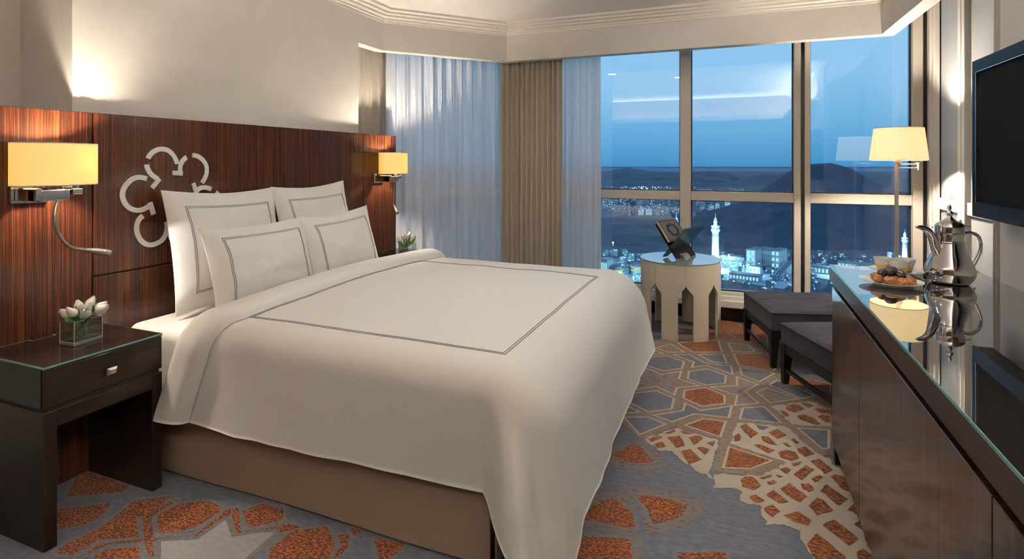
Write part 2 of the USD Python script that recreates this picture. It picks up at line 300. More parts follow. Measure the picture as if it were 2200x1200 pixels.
CARPET = {
 'band': '-617 3131 -651 3530 -643 3963 -637 4566 -518 4809 -85 5053 267 4932 355 4367 381 4027 564 3839 443 3229 364 3010 225 3021 -56 3328 243 2983 113 2806 -108 2767 -79 3094 -316 3158 -449 2960 -393 2817 -456 2926',
 'cell_grey': '-627 4184 -490 4296 -351 4212 -353 4061 -479 3960 -611 4034;-313 4027 -196 4131 -64 4044 -66 3895 -190 3812 -312 3885;-455 4325 -330 4383 -218 4246 -35 4242 -19 4068 -199 4188 -300 4102 -296 4228;-275 4405 -91 4487 -60 4284 -184 4287;-612 3514 -472 3609 -351 3533 -350 3372 -479 3276 -613 3373;-451 3250 -298 3377 -293 3497 -195 3424 -21 3561 -37 3377 -223 3353 -332 3201;-601 3163 -471 3221 -356 3167 -480 2980;26 3546 152 3620 237 3417 8 3379;13 4245 247 4215 142 4005 25 4087;299 3394 468 3434 437 3206 396 3185;187 3976 246 4094 362 4009 455 3898 372 3815',
 'cell_orange': '-451 4629 -314 4718 -139 4840 -99 4528 -318 4439;-313 3680 -188 3783 -65 3692 -62 3568 -189 3471 -312 3555;-275 3190 -179 3319 -52 3330 -76 3118;-43 3045 169 2975 65 2851 -68 2808',
 'cell_taupe': '-590 4436 -490 4589 -366 4420 -488 4363;-72 4783 76 4793 127 4672 125 4624 -37 4561;-650 4357 -563 4370 -507 4326 -668 4202;-672 3350 -654 3357 -510 3258 -623 3196 -667 3244',
 'cell_fleck': '-608 3993 -480 3905 -352 4018 -353 3861 -210 3794 -351 3704 -356 3568 -483 3670 -610 3559 -609 3715 -668 3733 -608 3868;-7 4055 134 3959 50 3807 129 3649 -19 3548 -4 3716 -172 3795 -6 3886;109 3819 172 3929 361 3810 182 3678',
 'cell_rust': '-32 4518 209 4638 270 4333 232 4238 8 4275',
 'rust': '308 4177 425 4172 497 4168 563 4150 542 3993 451 4019 325 3999 289 4050;-144 5412 -55 5448 26 5376 24 4993 7 4942 -91 5093 -136 5103;-228 5075 -135 5075 -95 5053 3 4923 31 4908 -139 4848 -215 4792;-467 5036 -350 5103 -340 4954 -458 4944;-12 4926 26 4889 104 4837 215 4802 242 5403 84 5339 -13 5299',
 'cream': '192 3637 415 3802 511 3738 475 3475 288 3423;-449 2957 -308 3145 -86 3085 -123 2748 -44 2631 -111 2712 -190 2753 -249 2817 -299 2879 -371 2868;-2 3335 218 3383 244 3391 374 3128 429 3127 426 3035 459 3027 463 2391 523 2402 508 2334 259 2233 259 2295 238 2353 224 2447 167 2469 115 2441 92 2519 90 2568 12 2554 18 2647 -35 2654 -92 2621 -97 2738 -57 2764 98 2807 227 2982 -32 3074',
 'stone': '273 3664 306 3711 336 3717 368 3669 317 3599 285 3602 268 3628;354 3742 390 3762 424 3736 392 3690;421 3679 441 3709 502 3690 498 3656 449 3642;231 3591 251 3588 278 3546 264 3514 247 3533;316 3540 352 3586 403 3555 428 3484 416 3470 368 3480 325 3518;430 3587 454 3623 492 3612 483 3547 464 3519 439 3559;-431 2958 -385 3017 -362 3006 -409 2934;-395 2914 -360 2961 -335 2920 -368 2882;-359 3054 -318 3120 -303 3098 -335 3057;-281 3114 -252 3125 -223 3103 -261 3087;-340 3015 -282 3058 -244 2963 -286 2921;-235 3057 -185 3104 -163 3080 -203 2980;-147 3034 -103 3071 -112 3010;-188 2961 -161 2984 -127 2967 -146 2906;-261 2895 -220 2936 -159 2854 -213 2781;13 3290 43 3338 105 3242 66 3173;-13 3161 7 3203 24 3169 12 3118 -13 3108;157 3277 203 3331 244 3279 196 3212;118 3214 152 3221 192 3146 159 3139 122 3169;81 3101 109 3119 175 3083 143 3041;189 3065 232 3113 273 3099 284 3051 244 3006 200 3022;216 3181 237 3184 256 3153 240 3147;260 3232 278 3252 302 3216 287 3197;282 3139 322 3180 358 3121 312 3073 284 3103;242 2977 294 3020 272 2972 251 2958;328 3034 372 3075 420 2989 382 2942;393 3118 431 3139 427 3115 405 3100;187 2900 219 2940 237 2915 214 2869;244 2876 305 2986 336 2955 274 2842;314 2869 353 2915 368 2906 330 2840;97 2786 148 2837 147 2816 112 2782;168 2840 197 2842 182 2825;125 2757 156 2794 169 2775 139 2743;16 2733 36 2776 68 2784 100 2723 70 2673 25 2683;178 2730 220 2791 282 2712 249 2650 209 2678;266 2804 300 2823 319 2788 295 2750 271 2768;116 2654 151 2710 203 2636 168 2609;341 2778 372 2843 442 2755 396 2684;401 2924 419 2947 460 2943 460 2817 429 2832;48 2613 76 2638 112 2608 72 2574;102 2548 140 2589 166 2553 135 2496 110 2518;180 2530 236 2581 278 2538 263 2493 208 2501;280 2637 320 2714 341 2710 373 2641 304 2580;428 2672 460 2723 465 2641;315 2518 362 2576 435 2481 390 2421;435 2574 461 2608 464 2537;243 2362 289 2455 368 2352 371 2303 272 2275;411 2389 439 2421 463 2391 451 2348 404 2329',
 'greystone': '96 3345 163 3343 132 3295 110 3300',
 'dusk': '-759 2633 -669 2729 -501 2910 -361 2830 -294 2732 -393 2660 -496 2629 -617 2668;-477 2474 -372 2517 -223 2530 -125 2490 -139 2409 -203 2296 -283 2219 -326 2209 -394 2407;-622 2263 -603 2305 -558 2413 -472 2448 -410 2383 -359 2218 -387 2170 -498 2154 -590 2147;-370 2177 -339 2175 -324 2027 -347 2018',
 'orange': '-583 2740 -490 2882 -466 2879 -373 2750 -433 2709 -492 2696;-411 2445 -314 2466 -193 2454 -209 2372 -258 2312 -312 2271 -349 2365;-610 2218 -580 2255 -542 2347 -484 2379 -404 2318 -371 2221 -417 2210 -533 2201 -602 2189;-686 2418 -629 2466 -572 2450 -632 2356 -662 2334;-574 2087 -455 2128 -378 2145 -347 2018 -534 1942;-205 2139 -37 2208 -32 2145 -196 2079;-2691 1396 -2599 1452 -2467 1549 -2430 1502 -2408 1452 -2428 1405 -2531 1314;-2395 1597 -2270 1674 -2257 1554 -2269 1520 -2147 1448 -2269 1378 -2274 1287 -2347 1272 -2359 1321 -2339 1408 -2361 1512;-2205 1564 -2196 1646 -2100 1710 -2023 1704 -1990 1680 -1992 1565 -2091 1487;-2186 1313 -2186 1351 -2090 1410 -1945 1312 -2091 1253;-2715 1520 -2845 1639 -2809 1661 -2516 1656 -2505 1619 -2688 1505;-2263 1540 -2250 1637 -2226 1673 -2217 1547 -2086 1463 -1951 1533 -1974 1687 -1960 1717 -1930 1669 -1927 1532 -2070 1448 -1985 1395 -2013 1393 -2100 1436 -2205 1378 -2240 1282 -2236 1317 -2243 1368 -2114 1446;-1948 1700 -1945 1726 -1804 1617 -1711 1685 -1662 1728 -1608 1727 -1659 1669 -1647 1588 -1650 1547 -1618 1496 -1674 1537 -1675 1655 -1803 1585;-1903 1718 -1869 1783 -1752 1788 -1709 1732 -1784 1655 -1828 1668;-1560 1520 -1621 1585 -1618 1700 -1509 1767 -1412 1698 -1370 1597;-1443 1749 -1397 1760 -1355 1694 -1362 1612 -1383 1696;-1297 1779 -1170 1803 -1171 1741 -1190 1682;-1419 1796 -1372 1800 -1372 1763',
 'pale': '-2040 1461 -1920 1520 -1919 1647 -1809 1579 -1735 1638 -1676 1662 -1668 1522 -1633 1430 -1866 1335',
}
EMBLEM = [
 [[(1.951, 1.468), (1.954, 1.476), (1.959, 1.484), (1.964, 1.491), (1.97, 1.497), (1.977, 1.503), (1.985, 1.508), (1.993, 1.512), (2.001, 1.516), (2.009, 1.518), (2.018, 1.52), (2.027, 1.52), (2.036, 1.52), (2.045, 1.518), (2.053, 1.516), (2.061, 1.512), (2.069, 1.507), (2.076, 1.501), (2.082, 1.495), (2.088, 1.488), (2.094, 1.481), (2.098, 1.474), (2.102, 1.466), (2.106, 1.458), (2.108, 1.449), (2.109, 1.44)]],
 [[(1.943, 1.439), (1.943, 1.435), (1.944, 1.431), (1.945, 1.427), (1.946, 1.423), (1.947, 1.419), (1.949, 1.415), (1.951, 1.411), (1.953, 1.408), (1.955, 1.404), (1.957, 1.401), (1.959, 1.397), (1.962, 1.394), (1.965, 1.391), (1.967, 1.388), (1.97, 1.385), (1.973, 1.382), (1.977, 1.38), (1.98, 1.377), (1.983, 1.374), (1.986, 1.372), (1.99, 1.37), (1.993, 1.367), (1.996, 1.365), (2.0, 1.362), (2.003, 1.36)], [(2.012, 1.365), (1.971, 1.316)]],
 [[(1.944, 1.365), (1.93, 1.37), (1.916, 1.373), (1.902, 1.374), (1.887, 1.372), (1.873, 1.367), (1.861, 1.359), (1.85, 1.349), (1.84, 1.338), (1.832, 1.326), (1.825, 1.313), (1.822, 1.299), (1.821, 1.284), (1.824, 1.27), (1.829, 1.256), (1.836, 1.243), (1.845, 1.231), (1.855, 1.222), (1.868, 1.214), (1.882, 1.209), (1.896, 1.206), (1.911, 1.206), (1.925, 1.209), (1.939, 1.214), (1.952, 1.221), (1.964, 1.229)], [(1.961, 1.242), (1.98, 1.178)]],
 [[(1.924, 1.176), (1.912, 1.167), (1.902, 1.156), (1.896, 1.143), (1.892, 1.128), (1.891, 1.114), (1.892, 1.099), (1.896, 1.085), (1.902, 1.071), (1.909, 1.058), (1.918, 1.046), (1.929, 1.036), (1.941, 1.028), (1.955, 1.023), (1.97, 1.021), (1.985, 1.022), (1.999, 1.026), (2.013, 1.031), (2.026, 1.038), (2.036, 1.049), (2.044, 1.062), (2.05, 1.076), (2.054, 1.09), (2.055, 1.105), (2.054, 1.119), (2.05, 1.134)]],
 [[(2.167, 1.477), (2.163, 1.475), (2.16, 1.472), (2.156, 1.47), (2.153, 1.467), (2.15, 1.464), (2.147, 1.461), (2.144, 1.458), (2.141, 1.454), (2.139, 1.451), (2.137, 1.447), (2.135, 1.443), (2.133, 1.439), (2.132, 1.435), (2.13, 1.431), (2.129, 1.427), (2.129, 1.422), (2.128, 1.418), (2.128, 1.414), (2.128, 1.409), (2.128, 1.405), (2.128, 1.401), (2.129, 1.397), (2.13, 1.392), (2.131, 1.388), (2.132, 1.384)], [(2.144, 1.388), (2.084, 1.394)]],
 [[(2.203, 1.49), (2.212, 1.489), (2.22, 1.488), (2.229, 1.486), (2.237, 1.483), (2.245, 1.479), (2.252, 1.475), (2.259, 1.47), (2.266, 1.465), (2.272, 1.459), (2.278, 1.452), (2.283, 1.445), (2.287, 1.437), (2.29, 1.429), (2.292, 1.421), (2.293, 1.412), (2.293, 1.403), (2.293, 1.395), (2.291, 1.386), (2.289, 1.378), (2.286, 1.37), (2.282, 1.362), (2.278, 1.354), (2.273, 1.347), (2.268, 1.34), (2.263, 1.333)]],
 [[(2.208, 1.334), (2.228, 1.275)], [(2.223, 1.283), (2.226, 1.286), (2.229, 1.29), (2.232, 1.293), (2.236, 1.295), (2.239, 1.297), (2.243, 1.299), (2.247, 1.301), (2.251, 1.303), (2.255, 1.304), (2.259, 1.305), (2.264, 1.306), (2.268, 1.306), (2.272, 1.306), (2.277, 1.306), (2.281, 1.306), (2.285, 1.306), (2.29, 1.305), (2.294, 1.304), (2.298, 1.304), (2.302, 1.302), (2.307, 1.301), (2.311, 1.299), (2.315, 1.298), (2.318, 1.296), (2.322, 1.294)]],
 [[(2.353, 1.274), (2.363, 1.267), (2.371, 1.258), (2.377, 1.248), (2.382, 1.236), (2.384, 1.225), (2.385, 1.213), (2.385, 1.201), (2.382, 1.189), (2.377, 1.178), (2.371, 1.168), (2.363, 1.159), (2.354, 1.151), (2.344, 1.144), (2.333, 1.14), (2.322, 1.136), (2.31, 1.135), (2.298, 1.135), (2.286, 1.137), (2.275, 1.14), (2.264, 1.145), (2.254, 1.152), (2.245, 1.16), (2.237, 1.169), (2.23, 1.178), (2.225, 1.189)]],
 [[(2.071, 1.071), (2.073, 1.06), (2.077, 1.049), (2.081, 1.039), (2.087, 1.03), (2.094, 1.021), (2.102, 1.013), (2.111, 1.006), (2.121, 1.0), (2.131, 0.996), (2.142, 0.994), (2.153, 0.993), (2.165, 0.994), (2.176, 0.996), (2.186, 1.001), (2.196, 1.007), (2.204, 1.014), (2.211, 1.023), (2.216, 1.033), (2.219, 1.044), (2.22, 1.055), (2.219, 1.067), (2.216, 1.078), (2.212, 1.089), (2.208, 1.099), (2.202, 1.108)]],
]

# ------------------------------------------------------------------ room shell
XH, XW, XR, YW, ZC, ZV = -2.825, -2.875, 1.037, 5.50, 2.78, 2.43
XREC = -3.28
struct('floor', bx(-3.5, 1.75, -1.3, 5.62, -.15, 0), Y_GREY)
def flat(poly, z):
    m = prism(poly, .0006); m.apply_translation([0, 0, z]); return m
def polys(k): return [Polygon(np.array(list(map(int, s.split()))).reshape(-1, 2) / 1000.).buffer(0) for s in CARPET[k].split(';')]
def ragged(p, amp, seed):
    b = p.segmentize(.012); q = np.array(b.exterior.coords)[:-1]
    n = np.c_[meshkit.fbm(np.c_[q * 45, np.zeros(len(q))], 3, seed), meshkit.fbm(np.c_[q * 45, np.ones(len(q)) * 9], 3, seed + 1)] - .5
    return Polygon(q + n * amp).buffer(0)
LAY = .0006
def carpet(name, shapes, mat, z):
    part('/World/floor', name, flat(unary_union(shapes), z), mat, False)
outl, inner = [], {}
for k in CARPET:
    if k.startswith('cell_'):
        for p in polys(k):
            outl.append(p); inner.setdefault(k, []).append(p.buffer(-.013, join_style=2))
carpet('carpet_band', [ragged(p, .004, 3) for p in polys('band')], Y_TAUPE, LAY)
carpet('carpet_field', [ragged(p, .03, 5) for p in polys('cream')], Y_CREAM, 2 * LAY)
carpet('carpet_leaf', [ragged(p, .02, 6) for p in polys('dusk')], Y_DUSK, LAY)
carpet('carpet_outline', [ragged(p, .004, 8) for p in outl], Y_CREAM, 3 * LAY)
rust = unary_union(polys('rust'))
carpet('carpet_outline', [ragged(rust.geoms[i].buffer(.006), .004, 8) for i in range(len(rust.geoms))], Y_CREAM, 2.5 * LAY)
carpet('carpet_rust', [rust], Y_RUST, 3.5 * LAY)
for k, m in (('cell_grey', Y_GREY), ('cell_orange', Y_ORANGE), ('cell_taupe', Y_TAUPE), ('cell_fleck', Y_FLECK), ('cell_rust', Y_RUST)):
    carpet('carpet_cell', [ragged(p, .003, 4) for q in inner[k] for p in getattr(q, 'geoms', [q])], m, 4 * LAY)
carpet('carpet_stone', [ragged(p.buffer(.006).buffer(-.006), .008, 2) for p in polys('stone')], Y_STONE, 5 * LAY)
carpet('carpet_stone', polys('greystone'), Y_GREY, 5 * LAY)
org = [ragged(p, .006, 9) for p in polys('orange')]
carpet('carpet_leaf_border', [p.buffer(.018) for p in org], Y_JOIN, 2 * LAY)
carpet('carpet_leaf', org, Y_ORANGE, 3 * LAY)
pale = [ragged(p, .004, 1) for p in polys('pale')]
carpet('carpet_leaf_border', [p.buffer(.02) for p in pale], Y_JOIN, 3.6 * LAY)
carpet('carpet_star', pale, Y_PALE, 4 * LAY)

struct('ceiling', bx(-3.5, 1.75, -1.3, 5.75, ZC, ZC + .12), CEILP)
struct('wall_left', [bx(XREC - .1, XW, 1.628, 3.741, 0, ZC), bx(XREC - .1, XREC, -1.3, 1.628, 0, ZC), bx(XREC - .1, XREC, 3.741, 4.46, 0, ZC)], WALL)
struct('wall_right', [bx(XR, 1.75, -1.3, 2.965, 0, ZC), bx(1.56, 1.75, 2.965, 5.6, 0, .10)], WALL)
struct('wall_front', bx(-3.5, 1.75, -1.3, -1.2, 0, ZC), UNSEENDARK)
# bulkhead above the curtains: over the left recess, across the chamfered corner, along the window wall and back to the right wall
def bulk(path, inner_off, z0, z1):
    P = np.array(path, float); n = len(P); out = []
    for i in range(n):
        d0 = unit(P[i] - P[i - 1]) if i else unit(P[1] - P[0]); d1 = unit(P[i + 1] - P[i]) if i < n - 1 else unit(P[-1] - P[-2])
        n0 = np.array([-d0[1], d0[0]]); n1 = np.array([-d1[1], d1[0]]); m = unit(n0 + n1); m = m / (m @ n0)
        out.append(P[i] + m * inner_off)
    return prism(Polygon(np.vstack([P, np.array(out)[::-1]])), z1 - z0).apply_translation([0, 0, z0])
VP = [(XW, 3.741), (XW, 4.076), (-2.076, 4.985), (1.028, 5.0), (1.06, 2.965)]
struct('trim_1', bulk(VP, .10, ZV, ZC), WALL)
# stepped cornice
def cornice(path, prof):
    P = np.array(path, float); n = len(P); rows = []
    for i in range(n):
        d0 = unit(P[i] - P[i - 1]) if i else unit(P[1] - P[0]); d1 = unit(P[i + 1] - P[i]) if i < n - 1 else unit(P[-1] - P[-2])
        n0 = np.array([d0[1], -d0[0]]); n1 = np.array([d1[1], -d1[0]]); m = unit(n0 + n1); m = m / (m @ n0)
        rows.append([(*(P[i] + m * o), z) for o, z in prof])
    return grid_mesh(np.array(rows))
prof = [(-.01, 2.672), (.012, 2.672), (.012, 2.690), (.022, 2.694), (.022, 2.710), (.030, 2.712), (.052, 2.716), (.052, 2.734), (.060, 2.736), (.078, 2.740), (.078, 2.756), (.088, 2.758), (.12, 2.762), (.12, 2.785), (-.01, 2.785)]
struct('trim_2', cornice([(XW, -1.2), (XW, 4.076), (-2.076, 4.985), (1.028, 5.0), (1.045, 3.9), (XR, 2.965), (XR, -1.2)], prof), TRIMP, 20)

# ------------------------------------------------------------------ windows
def window(name, frames, panes, gaskets=()):
    w = struct(name, frames, FRAME)
    for p in panes: part(w, 'pane', p, PANE)
    for g in gaskets: part(w, 'gasket', g, GASKET)
    return w
Z0, ZT0, ZT1, ZTOP = .262, 1.093, 1.179, 2.74
XL, XRR = -2.29, 1.405
mull = [(-2.02, -1.90), (-.499, -.401), (.463, .517), (.547, .592)]
fr = [bx(a, b, 5.44, 5.58, .2, ZTOP, .004) for a, b in mull] + [bx(1.335, XRR, 5.44, 5.58, .2, ZTOP, .004), bx(XL, XRR, 5.44, 5.60, .20, Z0, .006), bx(XL, XRR, 5.46, 5.58, ZTOP, ZC)]
xs = [(XL, -2.02), (-1.90, -.499), (-.401, .463), (.592, 1.335)]
fr += [bx(a, b, 5.455, 5.575, ZT0, ZT1, .004) for a, b in xs]
pn, gk = [], [bx(.517, .547, 5.47, 5.57, .2, ZTOP)]
for a, b in xs:
    for z0, z1 in ((Z0, ZT0), (ZT1, ZTOP)):
        pn.append(bx(a - .005, b + .005, 5.535, 5.541, z0 - .005, z1 + .005))
        gk += [bx(a, a + .008, 5.50, 5.535, z0, z1), bx(b - .010, b, 5.50, 5.535, z0, z1), bx(a, b, 5.50, 5.535, z0, z0 + .008), bx(a, b, 5.50, 5.535, z1 - .006, z1)]
window('window_1', fr, pn, gk)
struct('trim_3', [bx(-2.3, 1.45, 5.37, 5.62, .136, .20, .006), bx(-2.3, 1.45, 5.40, 5.62, .19, .235, .004)], FRAMEW)
struct('baseboard_back', bx(-2.3, 1.45, 5.45, 5.62, 0, .136), BLACKWOOD)
# chamfered corner window behind the long sheer
CA, CB = np.array([XREC, 4.43]), np.array([XL, 5.54]); cd = unit(CB - CA); cn = np.array([-cd[1], cd[0]]); CL = np.linalg.norm(CB - CA)
def cbox(s0, s1, t0, t1, z0, z1): return place(bx(s0, s1, t0, t1, z0, z1), (*cd, 0), (*cn, 0), (0, 0, 1), (*CA, 0))
window('window_2', [cbox(0, .07, -.05, .09, 0, ZC), cbox(CL - .09, CL + .03, -.05, .09, 0, ZC), cbox(0, CL, -.05, .09, .0, Z0), cbox(0, CL, -.04, .08, ZT0, ZT1), cbox(0, CL, -.04, .08, ZTOP, ZC)],
       [cbox(.07, CL - .09, .03, .036, Z0, ZT0), cbox(.07, CL - .09, .03, .036, ZT1, ZTOP)])
# lacquered panels lining the recess at the right of the windows
XS = 1.45
w3 = struct('trim_4', [bx(XS - .035, 1.56, 4.60, 4.652, 0, ZC, .004), bx(XS - .035, 1.56, 4.668, 4.72, 0, ZC, .004), bx(XS - .012, 1.56, 5.19, 5.60, 0, ZC), bx(XS - .024, 1.56, 5.36, 5.375, 0, ZC), bx(XS - .024, 1.56, 5.27, 5.282, 0, ZC),
    bx(XS - .02, 1.56, 2.90, 4.60, ZT0, ZT1, .004), bx(XS - .02, 1.56, 4.72, 5.175, ZT0, ZT1, .004)], FRAMEW)
for y0, y1 in ((2.90, 4.60), (4.72, 5.174)):
    for z0, z1 in ((0, ZT0), (ZT1, ZC)): part(w3, 'panel', bx(XS, 1.56, y0, y1, z0, z1), PANELM)
for g in (bx(XS - .01, 1.55, 4.652, 4.668, 0, ZC), bx(XS - .006, 1.55, 5.176, 5.188, 0, ZC), bx(1.405, 1.437, 5.47, 5.57, 0, ZC)): part(w3, 'gasket', g, GASKET)

# ------------------------------------------------------------------ headboard
hb = thing('headboard', 'long glossy red-brown striped wood headboard panel along the left wall', 'headboard', (XH, 2.71, 0))
g = .0015
part(hb, 'back_board', bx(XH - .045, XH - .018, 1.215, 4.206, 0, 1.684), BLACKWOOD)
for y0, y1, z0, z1 in ((1.215, 1.686, 0, 1.686), (1.690, 3.735, .91, 1.686), (1.690, 3.735, 0, .906), (3.739, 4.206, 0, 1.686)):
    part(hb, 'panel', bx(XH - .02, XH, y0 + g, y1 - g, z0 + g, z1 - g, .0015), WOOD_V)

# emblem of silver strokes screwed to the headboard (traced on the headboard plane: y, z)
em = thing('wall_emblem', 'silver flower emblem of broken curved strokes on the headboard above the pillows', 'emblem', (XH, 2.1, 1.1))
hw = .0125
for s in EMBLEM:
    shp = unary_union([LineString(np.array(l)).buffer(hw, cap_style=2, join_style=1) for l in s])
    m = prism(shp, .006)
    part(em, 'stroke', place(m, (0, 1, 0), (0, 0, 1), (1, 0, 0), (XH + .0005, 0, 0)), SILVER)

# ------------------------------------------------------------------ nightstands
def nightstand(y0, y1, label, notch):
    t = thing('nightstand', label, 'nightstand', (-2.6, (y0 + y1) / 2, 0))
    xb, xf = XH + .004, -2.383
    for a, b in ((y0, y0 + .046), (y1 - .046, y1)): part(t, 'leg_panel', bx(xb, xf, a, b, 0, .516, .0025), WOOD_DV)
    part(t, 'apron', bx(xb + .02, xf, y0 + .046, y1 - .046, .452, .516, .0015), WOOD_H)
    part(t, 'recess', bx(xb, xf - .012, y0 + .008, y1 - .008, .516, .530), SLOT)
    part(t, 'case', bx(xb, xf - .018, y0, y1, .530, .676, .002), BLACKWOOD)
    dr = part(t, 'drawer', bx(xf - .017, xf, y0 + .004, y1 - .002, .532, .674, .002), WOOD_H)
    yc, zc = (y0 + y1) / 2, .600
    k = trimesh.util.concatenate([bx(xf, xf + .016, yc - .007, yc + .007, zc - .007, zc + .007),
        trimesh.convex.convex_hull(np.array([(xf + .016, yc + a * .021, zc + b * .015) for a in (-1, 1) for b in (-1, 1)] + [(xf + .024, yc + a * .021, zc + b * .015) for a in (-1, 1) for b in (-1, 1)] + [(xf + .033, yc + a * .011, zc + b * .008) for a in (-1, 1) for b in (-1, 1)]))])
    part(dr, 'knob', k, NICKEL, False, label='square silver pyramid knob')
    part(t, 'top', bx(xb, xf, y0, y1, .676, .680), WOOD_H)
    gp = Polygon([(xb, y0), (xf, y0), (xf, y1), (xb, y1), (xb, notch + .09), (xb + .025, notch + .09), (xb + .025, notch), (xb, notch)])
    gt = part(t, 'glass_top', prism(gp.buffer(-.0015), .006).apply_translation([0, 0, .6803]), NSGLASS)
    e = prism(gp.difference(gp.buffer(-.0015)), .0064).apply_translation([0, 0, .6801])
    part(gt, 'glass_edge', e, GLASSEDGE)
    return t
nightstand(1.254, 1.713, 'dark wood nightstand with drawer and square knob, left of the bed, nearest the camera', 1.43)
nightstand(3.745, 4.190, 'dark wood nightstand on the far side of the bed beside the sheer curtain', 3.92)

# ------------------------------------------------------------------ bed
bed = thing('bed', 'double bed base with taupe skirt and white mattress under the duvet', 'bed', (-1.8, 2.76, 0))
BX0, BX1, BY0, BY1 = -2.80, -.795, 1.803, 3.715
skv = []
for (xa, ya), (xb_, yb_) in (((BX0, BY0), (BX1 - .02, BY0)), ((BX1, BY0 + .012), (BX1, BY1 - .012)), ((BX1 - .02, BY1), (BX0, BY1))):
    n = 60; tt = np.linspace(0, 1, n); d = unit((xb_ - xa, yb_ - ya)); nn = np.array([d[1], -d[0]])
    off = .003 * np.sin(tt * 9) + .004 * (meshkit.fbm(np.c_[tt * 6, np.zeros(n), np.zeros(n) + xa]) - .5)
    P = np.array([[(xa + (xb_ - xa) * t + nn[0] * (o * k), ya + (yb_ - ya) * t + nn[1] * (o * k), z) for z, k in ((.012, 1.6), (.15, 1.1), (.34, .2))] for t, o in zip(tt, off)])
    skv.append(P)
for P in skv:
    d = unit(P[-1, 0, :2] - P[0, 0, :2]); T = P.copy(); T[..., 0] -= d[1] * .006; T[..., 1] += d[0] * .006
    part(bed, 'skirt', shell(P, T), SKIRT)
part(bed, 'base', bx(BX0, BX1 - .03, BY0 + .03, BY1 - .03, .03, .36), SKIRT)
part(bed, 'mattress', rbx(BX0, BX1 + .03, BY0 + .015, BY1 - .015, .345, .655, .05), LINEN)

# duvet: a flat cloth laid on the bed, its overhang turned over the edges; at the corner the spare cloth hangs lower
DX1, DY0, DY1 = -.82, 1.865, 3.665
def cloth(s, t, lift=0.0):
    """Cloth coordinates (metres along x and y, flat) to space; lift pushes out along the surface."""
    s = np.asarray(s, float); t = np.asarray(t, float)
    qx = np.minimum(s, DX1); qy = np.clip(t, DY0, DY1)
    ox, oy = s - qx, t - qy; L = np.hypot(ox, oy); ux = np.where(L > 1e-9, ox / np.maximum(L, 1e-9), 0); uy = np.where(L > 1e-9, oy / np.maximum(L, 1e-9), 0)
    corner = 4 * (ux * uy) ** 2; DR = .12 + .16 * ux ** 2
    L = L * (1 + np.where(uy < 0, .15, -.30) * corner)
    flare = .10 + .06 * ux ** 2 + .26 * corner
    amax = np.arccos(flare); a = np.minimum(L / DR, amax); extra = np.maximum(L - DR * amax, 0)
    out = DR * np.sin(a) + extra * flare; down = DR * (1 - np.cos(a)) + extra * np.sqrt(1 - flare ** 2)
    fade = np.clip(extra / .3, 0, 1)
    along = np.where(np.abs(ux) > np.abs(uy), qy, qx)
    wob = (meshkit.fbm(np.stack([along * 2.3, ux * 2 + 3, uy * 2 + 1], -1), 3, 4) - .5) * .085 * fade
    ang = np.arctan2(np.abs(uy), np.abs(ux) + 1e-9)
    wob = wob + .045 * corner * np.cos(ang * 7.0 - .6) * fade
    out = out + wob
    yc = (DY0 + DY1) / 2; crown = .034 * (1 - ((qy - yc) / (DY1 - yc)) ** 2) * np.clip((DX1 + .02 - qx) / .35, 0, 1) ** .5
    soft = (meshkit.fbm(np.stack([s * 2.2, t * 2.2, s * 0], -1), 3, 11) - .5) * .016
    z = .735 + crown + soft - down
    out = out + np.maximum(.012 - z, 0) * .75      # what reaches the floor spreads out on it
    # normal direction for lift
    nx, ny, nz = ux * np.sin(a), uy * np.sin(a), np.cos(a)
    return np.stack([qx + ux * out + nx * lift, qy + uy * out + ny * lift, np.maximum(z + nz * lift, .012)], -1)
S0, HEM, HEMX = -2.20, .50, .66
ss = np.linspace(S0, DX1 + HEMX, 140); tt = np.linspace(DY0 - HEM, DY1 + .30, 180)
SS, TT = np.meshgrid(ss, tt, indexing='ij')
slant = lambda s, t: np.clip(DY0 - t, 0, 1) * .31 * np.clip((-1.55 - s) / .65, 0, 1)     # head end runs back on the hanging side
SSs = SS - slant(SS, TT)
duv = thing('duvet', 'white cotton duvet with double grey stitched border draped over the bed to the floor', 'duvet', (-1.4, 2.76, .5))
part(duv, 'cover', shell(cloth(SSs, TT, 0), cloth(SSs, TT, -.022)), LINEN, True)
def ribbon(st, w, lift):
    p = np.array(st, float); d = np.gradient(p, axis=0); d /= np.linalg.norm(d, axis=1, keepdims=True); n = np.c_[-d[:, 1], d[:, 0]]
    a, b = p + n * w / 2, p - n * w / 2
    lo = np.stack([cloth(a[:, 0], a[:, 1], lift), cloth(b[:, 0], b[:, 1], lift)], 1); hi = np.stack([cloth(a[:, 0], a[:, 1], lift - .004), cloth(b[:, 0], b[:, 1], lift - .004)], 1)
    return shell(lo, hi)
def rectline(x0, x1, y0, y1):
    seg = []
    for (a, b), (c, d) in (((x0, y0), (x1, y0)), ((x1, y0), (x1, y1)), ((x1, y1), (x0, y1)), ((x0, y1), (x0, y0))):
        k = np.linspace(0, 1, 80)[:, None]; seg.append(np.array([[a, b]]) + k * (np.array([[c, d]]) - np.array([[a, b]])))
    return seg
for o in (0, .011):
    for sg_ in rectline(-2.07 + o, -.80 - o, 1.905 + o, 3.40 - o):
        part(duv, 'stitched_line', ribbon(sg_, .0028, .0020), STITCH, True, label='grey embroidered line')
